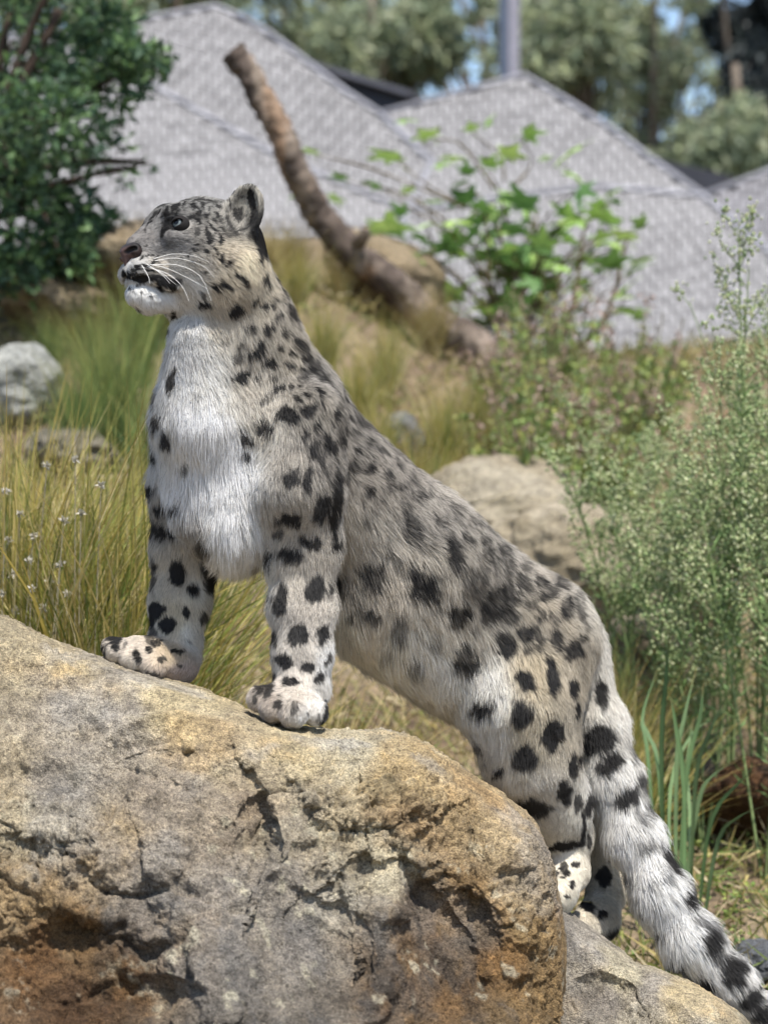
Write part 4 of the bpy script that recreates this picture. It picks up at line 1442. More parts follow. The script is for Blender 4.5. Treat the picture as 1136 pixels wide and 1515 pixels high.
# ear hair: follow the ear upwards and stay short
for c, ax in ((EAR_C, EARX), (HM(EAR_C), mirror_axes(EARX))):
    q = (HR - c) @ ax.T
    w = 1 - smooth(.9, 1.3, np.sqrt((q[:, 0] / .03) ** 2 + (q[:, 1] / .032) ** 2 + (q[:, 2] / .055) ** 2))
    w *= smooth(-.035, -.01, q[:, 2])
    hflow = hflow * (1 - w[:, None]) + (ax[2] * .8 + ax[0] * .1) * w[:, None]
    hlen = hlen * (1 - w) + w * np.where(q[:, 0] > 0, .010, .007)
# comb: flow in the tangent plane, waves, random
wave = np.stack([fbm(HR * 28, 3, 41), fbm(HR * 28 + 7, 3, 42), fbm(HR * 28 + 13, 3, 43)], -1)
wave2 = np.stack([vnoise(HR * 95, 44), vnoise(HR * 95 + 7, 45), vnoise(HR * 95 + 13, 46)], -1)
T = nrm(hflow) + wave * .62 + wave2 * .34 + rng.normal(0, .20, (NH, 3))
T = nrm(T - (T * HN).sum(1, keepdims=True) * HN)
L_ = hlen * rng.uniform(.62, 1.18, NH)
L_ *= 1 + .25 * fbm(HR * 45, 2, 50)
lift = hlift * rng.uniform(.6, 1.6, NH)
stray = (rng.random(NH) < .07) & (hlen > .011)
lift = np.where(stray, lift * 2.4, lift)
L_ = np.where(stray, L_ * 1.2, L_)
g_dn = np.array([0, 0, -1.0])
K = 5
tt = np.linspace(0, 1, K)
sag = np.clip(hlen / .05, 0, 1) * .35
HPt = np.empty((NH, K, 3))
pos = HR - HN * .001
D0 = nrm(T + HN * (lift * 1.9 + .12)[:, None])
HPt[:, 0] = pos
for i in range(1, K):
    f = tt[i]
    D = nrm(D0 * (1 - .55 * f) + T * (.55 * f) - HN * (.10 * f) + g_dn * (sag * f)[:, None])
    pos = pos + D * (L_ / (K - 1))[:, None]
    HPt[:, i] = pos
# clumps: hairs of one small patch lean together towards their tips
for size, amt in ((.0045, .34), (.014, .16)):
    jit = np.stack([vnoise(HR * 160, 61), vnoise(HR * 160 + 5, 62), vnoise(HR * 160 + 9, 63)], -1) * size * .5
    cs = np.maximum(size, size * hlen / .02)
    lev = np.clip(np.round(np.log2(cs / size)), 0, 3)
    cs = size * 2 ** lev
    cell = np.floor((HR + jit) / cs[:, None]).astype(np.int64)
    key = ((cell[:, 0] + 4096) * 8192 + (cell[:, 1] + 4096)) * 8192 + (cell[:, 2] + 4096)
    key = key * 4 + lev.astype(np.int64)
    _, inv = np.unique(key, return_inverse=True)
    n_c = np.bincount(inv)
    for i in range(1, K):
        mean = np.stack([np.bincount(inv, HPt[:, i, j]) / n_c for j in range(3)], -1)[inv]
        HPt[:, i] += (mean - HPt[:, i]) * amt * tt[i] ** 1.3
# colour at the place where the hair shows
cpos = HR + (HPt[:, -1] - HR) * .55
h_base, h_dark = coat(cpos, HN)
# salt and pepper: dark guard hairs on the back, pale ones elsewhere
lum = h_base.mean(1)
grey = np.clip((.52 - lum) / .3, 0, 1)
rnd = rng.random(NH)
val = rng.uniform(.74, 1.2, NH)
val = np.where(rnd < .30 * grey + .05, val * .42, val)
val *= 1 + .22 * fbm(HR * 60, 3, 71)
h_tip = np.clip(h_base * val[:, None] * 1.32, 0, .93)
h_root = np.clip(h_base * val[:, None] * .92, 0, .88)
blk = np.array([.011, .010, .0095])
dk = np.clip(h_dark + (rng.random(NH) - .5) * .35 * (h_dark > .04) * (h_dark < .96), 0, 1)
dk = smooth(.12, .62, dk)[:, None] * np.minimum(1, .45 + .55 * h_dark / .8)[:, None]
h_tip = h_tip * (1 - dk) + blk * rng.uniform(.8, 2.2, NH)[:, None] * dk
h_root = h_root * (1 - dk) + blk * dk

fur = bpy.data.hair_curves.new("fur")
fur.add_curves([K] * NH)
fur.points.foreach_set("position", HPt.astype(np.float32).ravel())
prof = np.array([1, 1, .88, .62, .12])
rad = np.clip(.00016 + hlen * .0024, .00017, .00026)[:, None] * prof[None]
ra = fur.attributes.get("radius") or fur.attributes.new("radius", 'FLOAT', 'POINT')
ra.data.foreach_set("value", rad.astype(np.float32).ravel())
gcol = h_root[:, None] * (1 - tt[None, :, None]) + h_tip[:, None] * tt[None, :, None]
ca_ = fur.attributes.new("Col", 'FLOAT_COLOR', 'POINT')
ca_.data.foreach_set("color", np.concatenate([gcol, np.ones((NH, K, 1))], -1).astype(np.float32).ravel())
na_ = fur.attributes.new("SkinN", 'FLOAT_VECTOR', 'CURVE')
na_.data.foreach_set("vector", nrm(HN + .35 * wave).astype(np.float32).ravel())

M_FUR, nt_, out_ = mat_new("leopard_fur")
g_ = NT(nt_)
at_ = g_.n("Attribute", attribute_name="Col")
an_ = g_.n("Attribute", attribute_name="SkinN")
ge_ = g_.n("NewGeometry")
mxn = g_.n("VectorMath", operation='SCALE', i_Scale=.45)
g_.link(ge_.outputs["Normal"], mxn.inputs[0])
adn = g_.n("VectorMath", operation='ADD')
g_.link(an_.outputs["Vector"], adn.inputs[0])
g_.link(mxn.outputs[0], adn.inputs[1])
non = g_.n("VectorMath", operation='NORMALIZE')
g_.link(adn.outputs[0], non.inputs[0])
df_ = g_.n("BsdfDiffuse")
g_.link(at_.outputs["Color"], df_.inputs["Color"])
g_.link(non.outputs[0], df_.inputs["Normal"])
tr_ = g_.n("BsdfTranslucent")
g_.link(at_.outputs["Color"], tr_.inputs["Color"])
g_.link(non.outputs[0], tr_.inputs["Normal"])
m1_ = g_.n("MixShader", i_0=.16)
g_.link(df_.outputs[0], m1_.inputs[1])
g_.link(tr_.outputs[0], m1_.inputs[2])
hb_ = g_.n("BsdfHair", component='Reflection', i_RoughnessU=.35, i_RoughnessV=.6)
hb_.inputs["Color"].default_value = (.5, .5, .5, 1)
m2_ = g_.n("MixShader", i_0=.06)
g_.link(m1_.outputs[0], m2_.inputs[1])
g_.link(hb_.outputs[0], m2_.inputs[2])
g_.link(m2_.outputs[0], out_.inputs["Surface"])
fur.materials.append(M_FUR)
fur_o = bpy.data.objects.new("fur", fur)
link(fur_o)
put(fur_o)
fur_o["label"] = "thick pale grey fur with dark spots and rosettes"

# ---- eyes
def eye_mesh():
    bm = bmesh.new()
    bmesh.ops.create_uvsphere(bm, u_segments=32, v_segments=24, radius=1)
    me = bpy.data.meshes.new("eye")
    bm.to_mesh(me)
    bm.free()
    me.polygons.foreach_set("use_smooth", [True] * len(me.polygons))
    return me


M_EYE, nt_, out_ = mat_new("eye")
g_ = NT(nt_)
tc0 = g_.n("TexCoord")
sx = g_.n("SeparateXYZ")
g_.link(tc0.outputs["Object"], sx.inputs[0])
cI = g_.ramp(sx.outputs[2], [(0, (.02, .018, .016)), (.70, (.03, .027, .024)), (.74, (.02, .022, .022)), (.80, (.12, .14, .14)), (.89, (.14, .16, .155)), (.925, (.05, .06, .06)), (.94, (.004, .004, .004))])
b_ = g_.n("BsdfPrincipled", i_Roughness=.16)
g_.link(cI, b_.inputs["Base Color"])
b_.inputs["Coat Weight"].default_value = .1
b_.inputs["Specular IOR Level"].default_value = .35
g_.link(b_.outputs[0], out_.inputs["Surface"])
eye_me = eye_mesh()
gaze = nrm(hF * .80 + hL * .42 + hU * .12)
for mir in (False, True):
    e = obj("eye", eye_me, M_EYE)
    put(e)
    c = HM(EYE) if mir else EYE
    gz = nrm(gaze - 2 * (gaze @ hL) * hL) if mir else gaze
    e.location = Vector(c - hL * (.0005 if not mir else -.0005)) - leopard.location
    e.rotation_euler = Vector(gz).to_track_quat('Z', 'Y').to_euler()
    e.scale = (.0115,) * 3

# ---- eyelids: a dark rim round an almond opening
M_LID, nt_, out_ = mat_new("eyelid")
g_ = NT(nt_)
no_ = g_.n("TexNoise", i_Scale=300.0)
cL_ = g_.ramp(no_.outputs[0], [(.3, (.008, .007, .007)), (.7, (.022, .020, .019))])
b_ = g_.n("BsdfPrincipled", i_Roughness=.85)
b_.inputs["Specular IOR Level"].default_value = .15
g_.link(cL_, b_.inputs["Base Color"])
g_.link(b_.outputs[0], out_.inputs["Surface"])
slit = nrm(hF * .75 - hL * .75 - hU * .38)
slit = nrm(slit - gaze * (slit @ gaze))
sup = np.cross(gaze, slit)
if sup @ hU < 0:
    sup = -sup
ES = SDF()
ES.ball(EYE, .0148, .002)
ES.ell(EYE + gaze * .0135 - sup * .0022, np.array([gaze, slit, sup]), (.0105, .0112, .0056), .0012, True)
ES.ball(EYE, .0116, .0008, True)
elo, ehi = ES.bounds(.004)
eV, eQ = surface_nets(ES, elo, ehi, .0008, 3)
put(obj("eyelid", mesh_np("eyelid", eV, eQ), M_LID))
put(obj("eyelid", mesh_np("eyelid", HM(eV), eQ[:, ::-1]), M_LID))

# ---- nose
NS = SDF()
nf, nl, nu = hF, hL, hU
NS.cone(NOSE + nu * .006 + nl * .012 - nf * .008, .0115, NOSE + nu * .006 - nl * .012 - nf * .008, .0115, .005)
NS.cone(NOSE + nu * .003 - nf * .003, .0110, NOSE - nu * .015 - nf * .006, .0060, .007)
for s in (-1, 1):
    NS.ball(NOSE + nl * s * .0165 - nf * .008 + nu * .001, .0092, .006)
    NS.cone(NOSE + nl * s * .0100 + nf * .0075 - nu * .001, .0042, NOSE + nl * s * .0235 - nf * .004 + nu * .0045, .0032, .003, True)
nlo, nhi = NS.bounds(.006)
nV, nQ = surface_nets(NS, nlo, nhi, .0008, 3)
M_NOSE, nt_, out_ = mat_new("nose_leather")
g_ = NT(nt_)
tc0 = g_.n("TexCoord")
vo = g_.n("TexVoronoi", i_Scale=900.0)
g_.link(tc0.outputs["Object"], vo.inputs["Vector"])
at_ = g_.n("Attribute", attribute_name="Col")
b_ = g_.n("BsdfPrincipled", i_Roughness=.62)
b_.inputs["Specular IOR Level"].default_value = .22
g_.link(at_.outputs["Color"], b_.inputs["Base Color"])
bp = g_.n("Bump", i_Strength=.35, i_Distance=.0006)
g_.link(vo.outputs["Distance"], bp.inputs["Height"])
g_.link(bp.outputs[0], b_.inputs["Normal"])
g_.link(b_.outputs[0], out_.inputs["Surface"])
nme = mesh_np("nose", nV, nQ)
q = (nV - NOSE) @ HAX.T
pinkc = srgb('#55433f') * np.ones((len(nV), 1))
up = smooth(.004, .011, q[:, 2])[:, None]
ncol = pinkc * (1 - up) + srgb('#312d2c') * up
dnos = np.full(len(nV), 1.0)
for s in (-1, 1):
    a = np.array([.0075, s * .0100, -.001]); b = np.array([-.004, s * .0235, .0045])
    t = np.clip(((q - a) @ (b - a)) / ((b - a) @ (b - a)), 0, 1)
    dnos = np.minimum(dnos, np.linalg.norm(q - a - t[:, None] * (b - a), axis=1))
w = (1 - smooth(.0042, .0058, dnos))[:, None]
ncol = ncol * (1 - w) + np.array([.008, .006, .006]) * w
edge = smooth(.015, .022, np.abs(q[:, 1]))[:, None]
ncol = ncol * (1 - .75 * edge)
set_col(nme, ncol)
put(obj("nose", nme, M_NOSE))

# ---- whiskers
M_WH, nt_, out_ = mat_new("whisker")
g_ = NT(nt_)
b_ = g_.n("BsdfPrincipled", i_Roughness=.35)
no_ = g_.n("TexNoise", i_Scale=60.0)
cW = g_.ramp(no_.outputs[0], [(.3, (.70, .68, .62)), (.7, (.85, .84, .80))])
g_.link(cW, b_.inputs["Base Color"])
g_.link(b_.outputs[0], out_.inputs["Surface"])
WHK = [((222, 391), (250, 398), (285, 415), (308, 428)), ((226, 392), (262, 392), (296, 408), (313, 445)), ((218, 394), (240, 404), (252, 414), (262, 422)), ((230, 386), (262, 382), (300, 393), (318, 412)),
       ((216, 390), (232, 400), (244, 410), (252, 420)), ((228, 383), (255, 376), (285, 378), (310, 388)), ((210, 392), (216, 402), (221, 412), (222, 420)), ((224, 397), (250, 406), (270, 424), (280, 445))]
for wi, wk in enumerate(WHK):
    base = near(*wk[0])
    pts = [base] + [base + (W(a, b, base[1] - .012 * (i + 1)) - W(*wk[0], base[1])) for i, (a, b) in enumerate(wk[1:])]
    for mir in ((0, 1) if wi in (3, 5) else (0,)):
        P = spline(np.array(pts), 10)
        if mir:
            P = HM(P)
        V, Fs = tube_np(P, np.linspace(.00055, .00012, 10), 5, False)
        put(obj("whisker", mesh_np("whisker", V, Fs), M_WH))
# =================================================================== PLANTS
M_LEAF = mat_attr("leaf", rough=.55, var=.25, spec=.35, transl=.28, scale=25)
M_BLADE = mat_attr("grass_blade", rough=.6, var=.18, spec=.3, transl=.22, scale=12, obj_rand=.08)
M_BARK = mat_attr("bark", rough=.95, var=.45, spec=.15, scale=18, bump=.8, bump_scale=60)
M_STEM = mat_attr("plant_stem", rough=.7, var=.2, scale=20)


def quads_leaves(base, direc, normal, length, width, col, fold=.25, curl=.25):
    """diamond leaves with a folded midrib: 5 vertices, 4 triangles each"""
    n = len(base)
    d = nrm(direc)
    s = nrm(np.cross(d, normal))
    up = np.cross(s, d)
    L, Wd = np.asarray(length)[:, None], np.asarray(width)[:, None]
    mid = base + d * L * .5 + up * L * curl * .25
    V = np.stack([base, mid - s * Wd * .5 + up * Wd * fold, base + d * L - up * L * curl * .3, mid + s * Wd * .5 + up * Wd * fold, mid], 1).reshape(-1, 3)
    o = (np.arange(n) * 5)[:, None]
    F = np.concatenate([o + np.array([0, 4, 1]), o + np.array([1, 4, 2]), o + np.array([0, 3, 4]), o + np.array([3, 2, 4])])
    return V, F, np.repeat(col, 5, 0)


def rand_dirs(n, r_):
    return nrm(r_.normal(0, 1, (n, 3)))


def blade_mesh(n, height, spread, seed, cols, width=.004, lean=(0, 0), segs=6, base_r=.06, stiff=.5, name="blades"):
    """a tussock: n arching blades from one crown"""
    r_ = np.random.default_rng(seed)
    az = r_.uniform(0, 2 * np.pi, n)
    out = np.abs(r_.normal(0, spread, n))
    h = height * r_.uniform(.55, 1.08, n)
    br = base_r * np.sqrt(r_.random(n))
    b = np.stack([np.cos(az) * br, np.sin(az) * br, np.zeros(n)], -1)
    az2 = az + r_.normal(0, .5, n)
    hd = np.stack([np.cos(az2), np.sin(az2), np.zeros(n)], -1) * out[:, None] + np.array([lean[0], lean[1], 0])
    t = np.linspace(0, 1, segs + 1)
    cur = np.clip(r_.normal(1 - stiff, .25, n), .05, 1.6)
    P = b[:, None] + hd[:, None] * (h[:, None] * t[None] ** 1.6)[..., None] * 1.2
    P[..., 2] += h[:, None] * (t[None] - cur[:, None] * .42 * t[None] ** 2.6)
    sd = nrm(np.cross(hd + 1e-4, np.array([0, 0, 1.0])))
    tw = r_.uniform(0, np.pi, n)
    sd = nrm(sd * np.cos(tw)[:, None] + np.stack([sd[:, 1], -sd[:, 0], sd[:, 2]], -1) * np.sin(tw)[:, None])
    w = width * r_.uniform(.6, 1.3, n)[:, None] * np.clip(np.minimum(.45 + t * 3, (1 - t) * 1.5 + .06), .05, 1)[None]
    L = P - sd[:, None] * w[..., None] * .5
    Rr = P + sd[:, None] * w[..., None] * .5
    V = np.stack([L, Rr], 2).reshape(-1, 3)
    k = (segs + 1) * 2
    o = (np.arange(n) * k)[:, None, None]
    q = np.arange(segs)[None, :, None] * 2
    F = (o + q + np.array([0, 1, 3, 2])[None, None]).reshape(-1, 4)
    cs = np.array([srgb(c) for c in cols])
    ci = cs[r_.integers(0, len(cs), n)] * r_.uniform(.75, 1.25, n)[:, None]
    tip = srgb('#b79b52')
    f = np.clip((t - .55) / .45, 0, 1) * .5
    C = ci[:, None] * (1 - f)[None, :, None] + tip * f[None, :, None]
    C = np.repeat(C, 2, 1).reshape(-1, 3) * .8
    me = mesh_np(name, V, F)
    set_col(me, C)
    return me


YEL = ['#a8a456', '#8f9648', '#bba95c', '#7d8f48', '#cdbb7a', '#6f8644', '#d6c99a']
GRN = ['#6d8a4e', '#5d7c46', '#829652', '#8f9c5a', '#4f6f43']
DRY = ['#b3a06a', '#c4b183', '#a08f58', '#8c8c50', '#d0bf92']
TUS = {}
for kind, cols in (('yellow', YEL), ('green', GRN), ('dry', DRY)):
    TUS[kind] = [blade_mesh(560, 1.0, .42, 100 + i * 7 + len(kind), cols, width=.0085, stiff=.35 + .2 * i, base_r=.09) for i in range(3)]


def tussock(px, y, h, kind, label, seed, group, lean=0.0, sx=1.0, dz=-.03):
    r_ = random.Random(seed)
    me = TUS[kind][seed % 3]
    p = gpos(px, y)
    o = bpy.data.objects.new("grass_tussock", me)
    if not me.materials:
        me.materials.append(M_BLADE)
    o.location = (p[0], p[1], p[2] + dz)
    o.rotation_euler = (0, lean, r_.uniform(0, 6.28))
    o.scale = (h * sx, h * sx, h)
    link(o)
    tag(o, label, "grass", group)
    return o


G1 = "yellow tussocks behind the forelegs"
for i, (px, y, h, ln) in enumerate([(20, .75, .78, .05), (95, .80, .80, .12), (165, .72, .72, .18), (215, .85, .78, .1), (130, .62, .62, .15), (55, .6, .6, .1), (-40, .9, .8, .1), (60, 1.15, .72, .05), (140, 1.1, .76, .15), (240, 1.1, .7, .1), (190, 1.45, .72, .05), (290, .8, .50, .1), (350, .75, .46, .2), (-90, 1.2, .6, .1), (-170, .9, .75, .1), (-260, 1.0, .75, .1), (-370, 1.0, .75, .1)]):
    tussock(px, y, h, 'yellow', "tussock of long yellow-green grass on the bank behind the forelegs", 200 + i, G1, ln, .8)
for i, (px, y, h, k) in enumerate([(420, .7, .42, 'green'), (520, .65, .40, 'green'), (580, .72, .40, 'dry'), (640, .8, .40, 'green'), (700, .9, .42, 'dry'), (470, .95, .5, 'dry')]):
    tussock(px, y, h, k, "short green and straw-coloured grass tuft in the gap under the belly", 230 + i, "grass tufts under the belly", .1, .9)
for i, (px, y, h) in enumerate([(120, 3.1, .52), (180, 3.2, .58), (235, 3.0, .50), (150, 3.8, .5), (210, 4.0, .5), (70, 4.0, .38)]):
    tussock(px, y, h, 'green', "tall green tussock beside the pale lichen-covered rock", 250 + i, "green tussocks by the pale rock", .05, .55)
for i, (px, y, h) in enumerate([(530, 4.1, .44), (480, 4.3, .40), (570, 4.4, .4), (560, 3.9, .42), (655, 4.1, .46), (700, 4.2, .44), (620, 3.6, .5), (745, 3.5, .45), (440, 4.8, .34)]):
    tussock(px, y, h, 'yellow', "golden-green tussock on the bank below the dead branch", 270 + i, "tussocks below the dead branch", .0, .6)
for i, (px, y, h) in enumerate([(890, 1.35, .52), (935, 1.3, .5), (860, 1.5, .55), (920, 1.6, .5), (800, 1.6, .5)]):
    tussock(px, y, h, 'yellow', "yellow-green tussock arching beside the snow leopard's rump and tail", 290 + i, "tussocks beside the tail", .1, .7)
for i, (px, y, h) in enumerate([(130, 5.0, .30), (190, 5.2, .32), (260, 5.4, .3), (70, 5.1, .3), (330, 5.5, .3), (20, 4.8, .3), (400, 5.6, .25), (430, 5.2, .34), (390, 5.0, .34), (500, 5.2, .30), (640, 5.2, .35), (240, 4.6, .32), (300, 4.5, .35)]):
    tussock(px, y, h, 'dry', "dry straw-coloured tussock high on the bank below the tan rocks", 310 + i, "dry tussocks high on the bank", 0, .75)

# broad blue-green flag leaves by the tail
FLAG = [((985, 1240), (978, 1120), (985, 1000), (990, 930)), ((1000, 1245), (1000, 1140), (1012, 1060), (1030, 985)), ((978, 1230), (958, 1120), (950, 1060), (972, 990)), ((1020, 1260), (1028, 1160), (1050, 1080), (1085, 1010)),
        ((1010, 1280), (1012, 1180), (1000, 1080), (990, 1020)), ((995, 1270), (990, 1180), (1020, 1090), (1060, 1060)), ((1030, 1300), (1050, 1220), (1090, 1160), (1120, 1140)), ((1005, 1290), (1030, 1200), (1050, 1150), (1100, 1120)),
        ((990, 1250), (975, 1150), (960, 1090), (945, 1060)), ((1035, 1310), (1060, 1250), (1090, 1210), (1136, 1190)), ((1000, 1260), (1015, 1150), (1035, 1060), (1040, 1010)), ((1015, 1300), (1020, 1210), (1015, 1140), (1025, 1060))]
flag = empty("flag_leaf_plant", tuple(gpos(1005, .95)))
tag(flag, "clump of broad blue-green strap leaves standing behind the tail", "plant")
for i, pts in enumerate(FLAG):
    yy = .95 + (i % 4) * .05
    P = np.array([W(a, b, yy + .04 * j * ((i % 3) - 1)) for j, (a, b) in enumerate(pts)])
    P[0] = gpos(pts[0][0], yy) - np.array([0, 0, .02])
    P = spline(P, 12)
    t = np.linspace(0, 1, 12)
    w = (.0105 * np.clip(np.minimum(.6 + t, (1 - t) * 2.2 + .05), .05, 1))[:, None]
    sd = nrm(np.array([1.0, .5 * ((i % 3) - 1), .1]))
    mid = P + np.array([0, -.003, 0])
    V = np.stack([P - sd * w * .5, mid + np.array([0, .004, 0]), P + sd * w * .5], 1).reshape(-1, 3)
    k = np.arange(11)[:, None] * 3
    F = np.concatenate([k + np.array([0, 1, 4, 3]), k + np.array([1, 2, 5, 4])])
    me = mesh_np("leaf", V, F)
    c = srgb('#7d9a72' if i % 2 else '#6a8a60') * .8
    c = c * np.array([1.06, 1.0, .86]) * rng.uniform(.75, 1.2)
    tt_ = np.repeat(t, 3)[:, None]
    dry_ = smooth(.72 + .1 * (i % 3), 1.0, tt_) * (.9 if i % 3 else .4)
    str_ = 1 + .18 * np.tile([-1, .6, -1], 12)[:, None] + .12 * vnoise(V * np.array([9, 9, 30.0]), 50 + i)[:, None]
    set_col(me, c * str_ * (1 - dry_) + srgb('#b59a63') * .75 * dry_)
    put_in(obj("leaf", me, M_BLADE), flag)


# ---- feathery weed (tall stems, tiny pale buds)
def weed(px, y, h, seed, label, group, nstem=7, lean=0.0, tall=False, spread=.35):
    r_ = np.random.default_rng(seed)
    root = empty("feathery_weed", tuple(gpos(px, y) - np.array([0, 0, .03])))
    tag(root, label, "weed", group)
    stems, leaves_b, leaves_d, leaves_l, leaves_w, leaves_c = [], [], [], [], [], []
    buds_p, buds_s = [], []
    for s in range(nstem):
        hh = h * (r_.uniform(.72, 1.0) if s else 1.0)
        a = r_.uniform(0, 2 * np.pi)
        o = r_.uniform(.1, 1) * spread * (0.25 if tall and s == 0 else 1)
        end = np.array([math.cos(a) * o * hh + lean * hh, math.sin(a) * o * hh * .6, hh])
        mid = end * np.array([.35, .35, .55]) + r_.normal(0, .02, 3)
        P = spline(np.array([[0, 0, 0], mid, end]), 14)
        stems.append(tube_np(P, np.linspace(.0042, .0012, 14), 5, False))
        # narrow leaves on the lower stem
        nl = int(52 * hh)
        t = r_.uniform(.22, .74, nl)
        b = np.stack([np.interp(t, np.linspace(0, 1, 14), P[:, j]) for j in range(3)], -1)
        d = nrm(rand_dirs(nl, r_) * np.array([1, 1, .4]) + np.array([0, 0, .6]))
        leaves_b.append(b); leaves_d.append(d)
        leaves_l.append(r_.uniform(.035, .075, nl)); leaves_w.append(r_.uniform(.004, .008, nl))
        leaves_c.append(np.array([srgb('#7f9a5e')] * nl) * r_.uniform(.6, 1.25, nl)[:, None])
        # side branches with buds near the top
        nb = int(11 * hh / .9)
        for q in range(nb):
            tb = r_.uniform(.42, .99)
            b0 = np.array([np.interp(tb, np.linspace(0, 1, 14), P[:, j]) for j in range(3)])
            a2 = r_.uniform(0, 2 * np.pi)
            L = (1.08 - tb) * r_.uniform(.28, .5) * hh * .75 + .02
            dirb = np.array([math.cos(a2) * .62, math.sin(a2) * .62, 1.0])
            e = b0 + dirb * L
            m = (b0 + e) / 2 + np.array([math.cos(a2), math.sin(a2), 0]) * L * .10
            B = spline(np.array([b0, m, e]), 6)
            stems.append(tube_np(B, np.linspace(.0016, .0007, 6), 3, False))
            nn = int(16 + 120 * L)
            tq = r_.uniform(.25, 1.03, nn)
            bp_ = np.stack([np.interp(tq, np.linspace(0, 1, 6), B[:, j]) for j in range(3)], -1) + r_.normal(0, .010, (nn, 3))
            buds_p.append(bp_)
            buds_s.append(r_.uniform(.0026, .0048, nn))
    V, Fs = join(stems)
    me = mesh_np("stem", V, Fs)
    set_col(me, np.tile(srgb('#82935f') * .75, (len(V), 1)))
    obj("stem", me, M_STEM, root)
    b, d = np.concatenate(leaves_b), np.concatenate(leaves_d)
    V, F, C = quads_leaves(b, d, rand_dirs(len(b), r_), np.concatenate(leaves_l), np.concatenate(leaves_w), np.concatenate(leaves_c))
    me = mesh_np("foliage", V, F, False)
    set_col(me, C * .85)
    obj("foliage", me, M_LEAF, root)
    # buds: little double cones
    bp_, bs = np.concatenate(buds_p), np.concatenate(buds_s)
    n = len(bp_)
    octv = np.array([[0, 0, -1.1], [1, 0, 0], [0, 1, 0], [-1, 0, 0], [0, -1, 0], [0, 0, 1.3]])
    octf = np.array([[0, 2, 1], [0, 3, 2], [0, 4, 3], [0, 1, 4], [5, 1, 2], [5, 2, 3], [5, 3, 4], [5, 4, 1]])
    V = (bp_[:, None] + octv[None] * bs[:, None, None]).reshape(-1, 3)
    F = ((np.arange(n) * 6)[:, None, None] + octf[None]).reshape(-1, 3)
    cs = np.array([srgb(c) for c in ('#adb982', '#bfc694', '#97a972', '#cdd0a6', '#8aa06c')])
    C = cs[r_.integers(0, 5, n)] * r_.uniform(.75, 1.1, n)[:, None]
    me = mesh_np("flower_buds", V, F)
    set_col(me, np.repeat(C, 6, 0) * .95)
    obj("flower_buds", me, M_LEAF, root)["kind"] = "stuff"
    return root


WG = "feathery weeds beside the tail"
weed(1078, 1.55, 1.42, 401, "tallest feathery weed, its narrow plume rising against the roof", WG, 4, .02, True, .16)
for i, (px, y, h, ns) in enumerate([(950, 1.9, .86, 5), (1010, 1.7, .98, 5), (1065, 1.9, .95, 5), (1120, 1.6, 1.05, 5), (1160, 1.9, 1.2, 5), (1190, 1.5, 1.1, 5), (910, 2.1, .78, 4), (1040, 1.45, .9, 4), (1130, 1.3, .95, 4), (985, 2.3, .9, 5)]):
    weed(px, y, h, 410 + i, "bushy feathery green weed with tiny pale buds beside the tail", WG, ns, -.02, False, .30)

# ---- sage-like bushes with dusty pink spikes
def spike_bush(px, y, h, seed, label, group, n=46, spread=.42):
    r_ = np.random.default_rng(seed)
    root = empty("flowering_bush", tuple(gpos(px, y) - np.array([0, 0, .03])))
    tag(root, label, "bush", group)
    stems, lb, ld, ll, lw, lc, sb = [], [], [], [], [], [], []
    for s in range(n):
        a = r_.uniform(0, 2 * np.pi)
        o = math.sqrt(r_.random()) * spread
        hh = h * r_.uniform(.62, 1.05) * (1 - .25 * o / spread)
        end = np.array([math.cos(a) * o * h, math.sin(a) * o * h, hh])
        P = spline(np.array([[math.cos(a) * .03, math.sin(a) * .03, 0], end * np.array([.6, .6, .5]), end]), 10)
        stems.append(tube_np(P, np.linspace(.004, .0015, 10), 4, False))
        nl = int(75 * hh / .7)
        t = r_.uniform(.12, .84, nl)
        b = np.stack([np.interp(t, np.linspace(0, 1, 10), P[:, j]) for j in range(3)], -1)
        lb.append(b); ld.append(nrm(rand_dirs(nl, r_) + np.array([0, 0, .5])))
        ll.append(r_.uniform(.02, .045, nl)); lw.append(r_.uniform(.010, .018, nl))
        cc = np.array([srgb(c) for c in ('#9aac62', '#aaba6c', '#7f9852', '#b8b86c', '#8ba068')])
        lc.append(cc[r_.integers(0, 5, nl)] * r_.uniform(.7, 1.2, nl)[:, None])
        if r_.random() < .4:
            ns = 22
            t = r_.uniform(.84, 1.03, ns)
            b = np.stack([np.interp(t, np.linspace(0, 1, 10), P[:, j]) for j in range(3)], -1) + r_.normal(0, .010, (ns, 3))
            sb.append(b)
    V, Fs = join(stems)
    me = mesh_np("stem", V, Fs)
    set_col(me, np.tile(srgb('#8a8058') * .7, (len(V), 1)))
    obj("stem", me, M_STEM, root)
    b = np.concatenate(lb)
    V, F, C = quads_leaves(b, np.concatenate(ld), rand_dirs(len(b), r_), np.concatenate(ll), np.concatenate(lw), np.concatenate(lc))
    me = mesh_np("foliage", V, F, False)
    set_col(me, C * .85)
    obj("foliage", me, M_LEAF, root)
    b = np.concatenate(sb)
    cc = np.array([srgb(c) for c in ('#a08678', '#b79a8a', '#8d7468', '#c4aca0')])
    V, F, C = quads_leaves(b, nrm(rand_dirs(len(b), r_) + np.array([0, 0, .6])), rand_dirs(len(b), r_), r_.uniform(.014, .024, len(b)), r_.uniform(.008, .013, len(b)), cc[r_.integers(0, 4, len(b))])
    me = mesh_np("flower_spikes", V, F, False)
    set_col(me, C * .85)
    obj("flower_spikes", me, M_LEAF, root)["kind"] = "stuff"
    return root


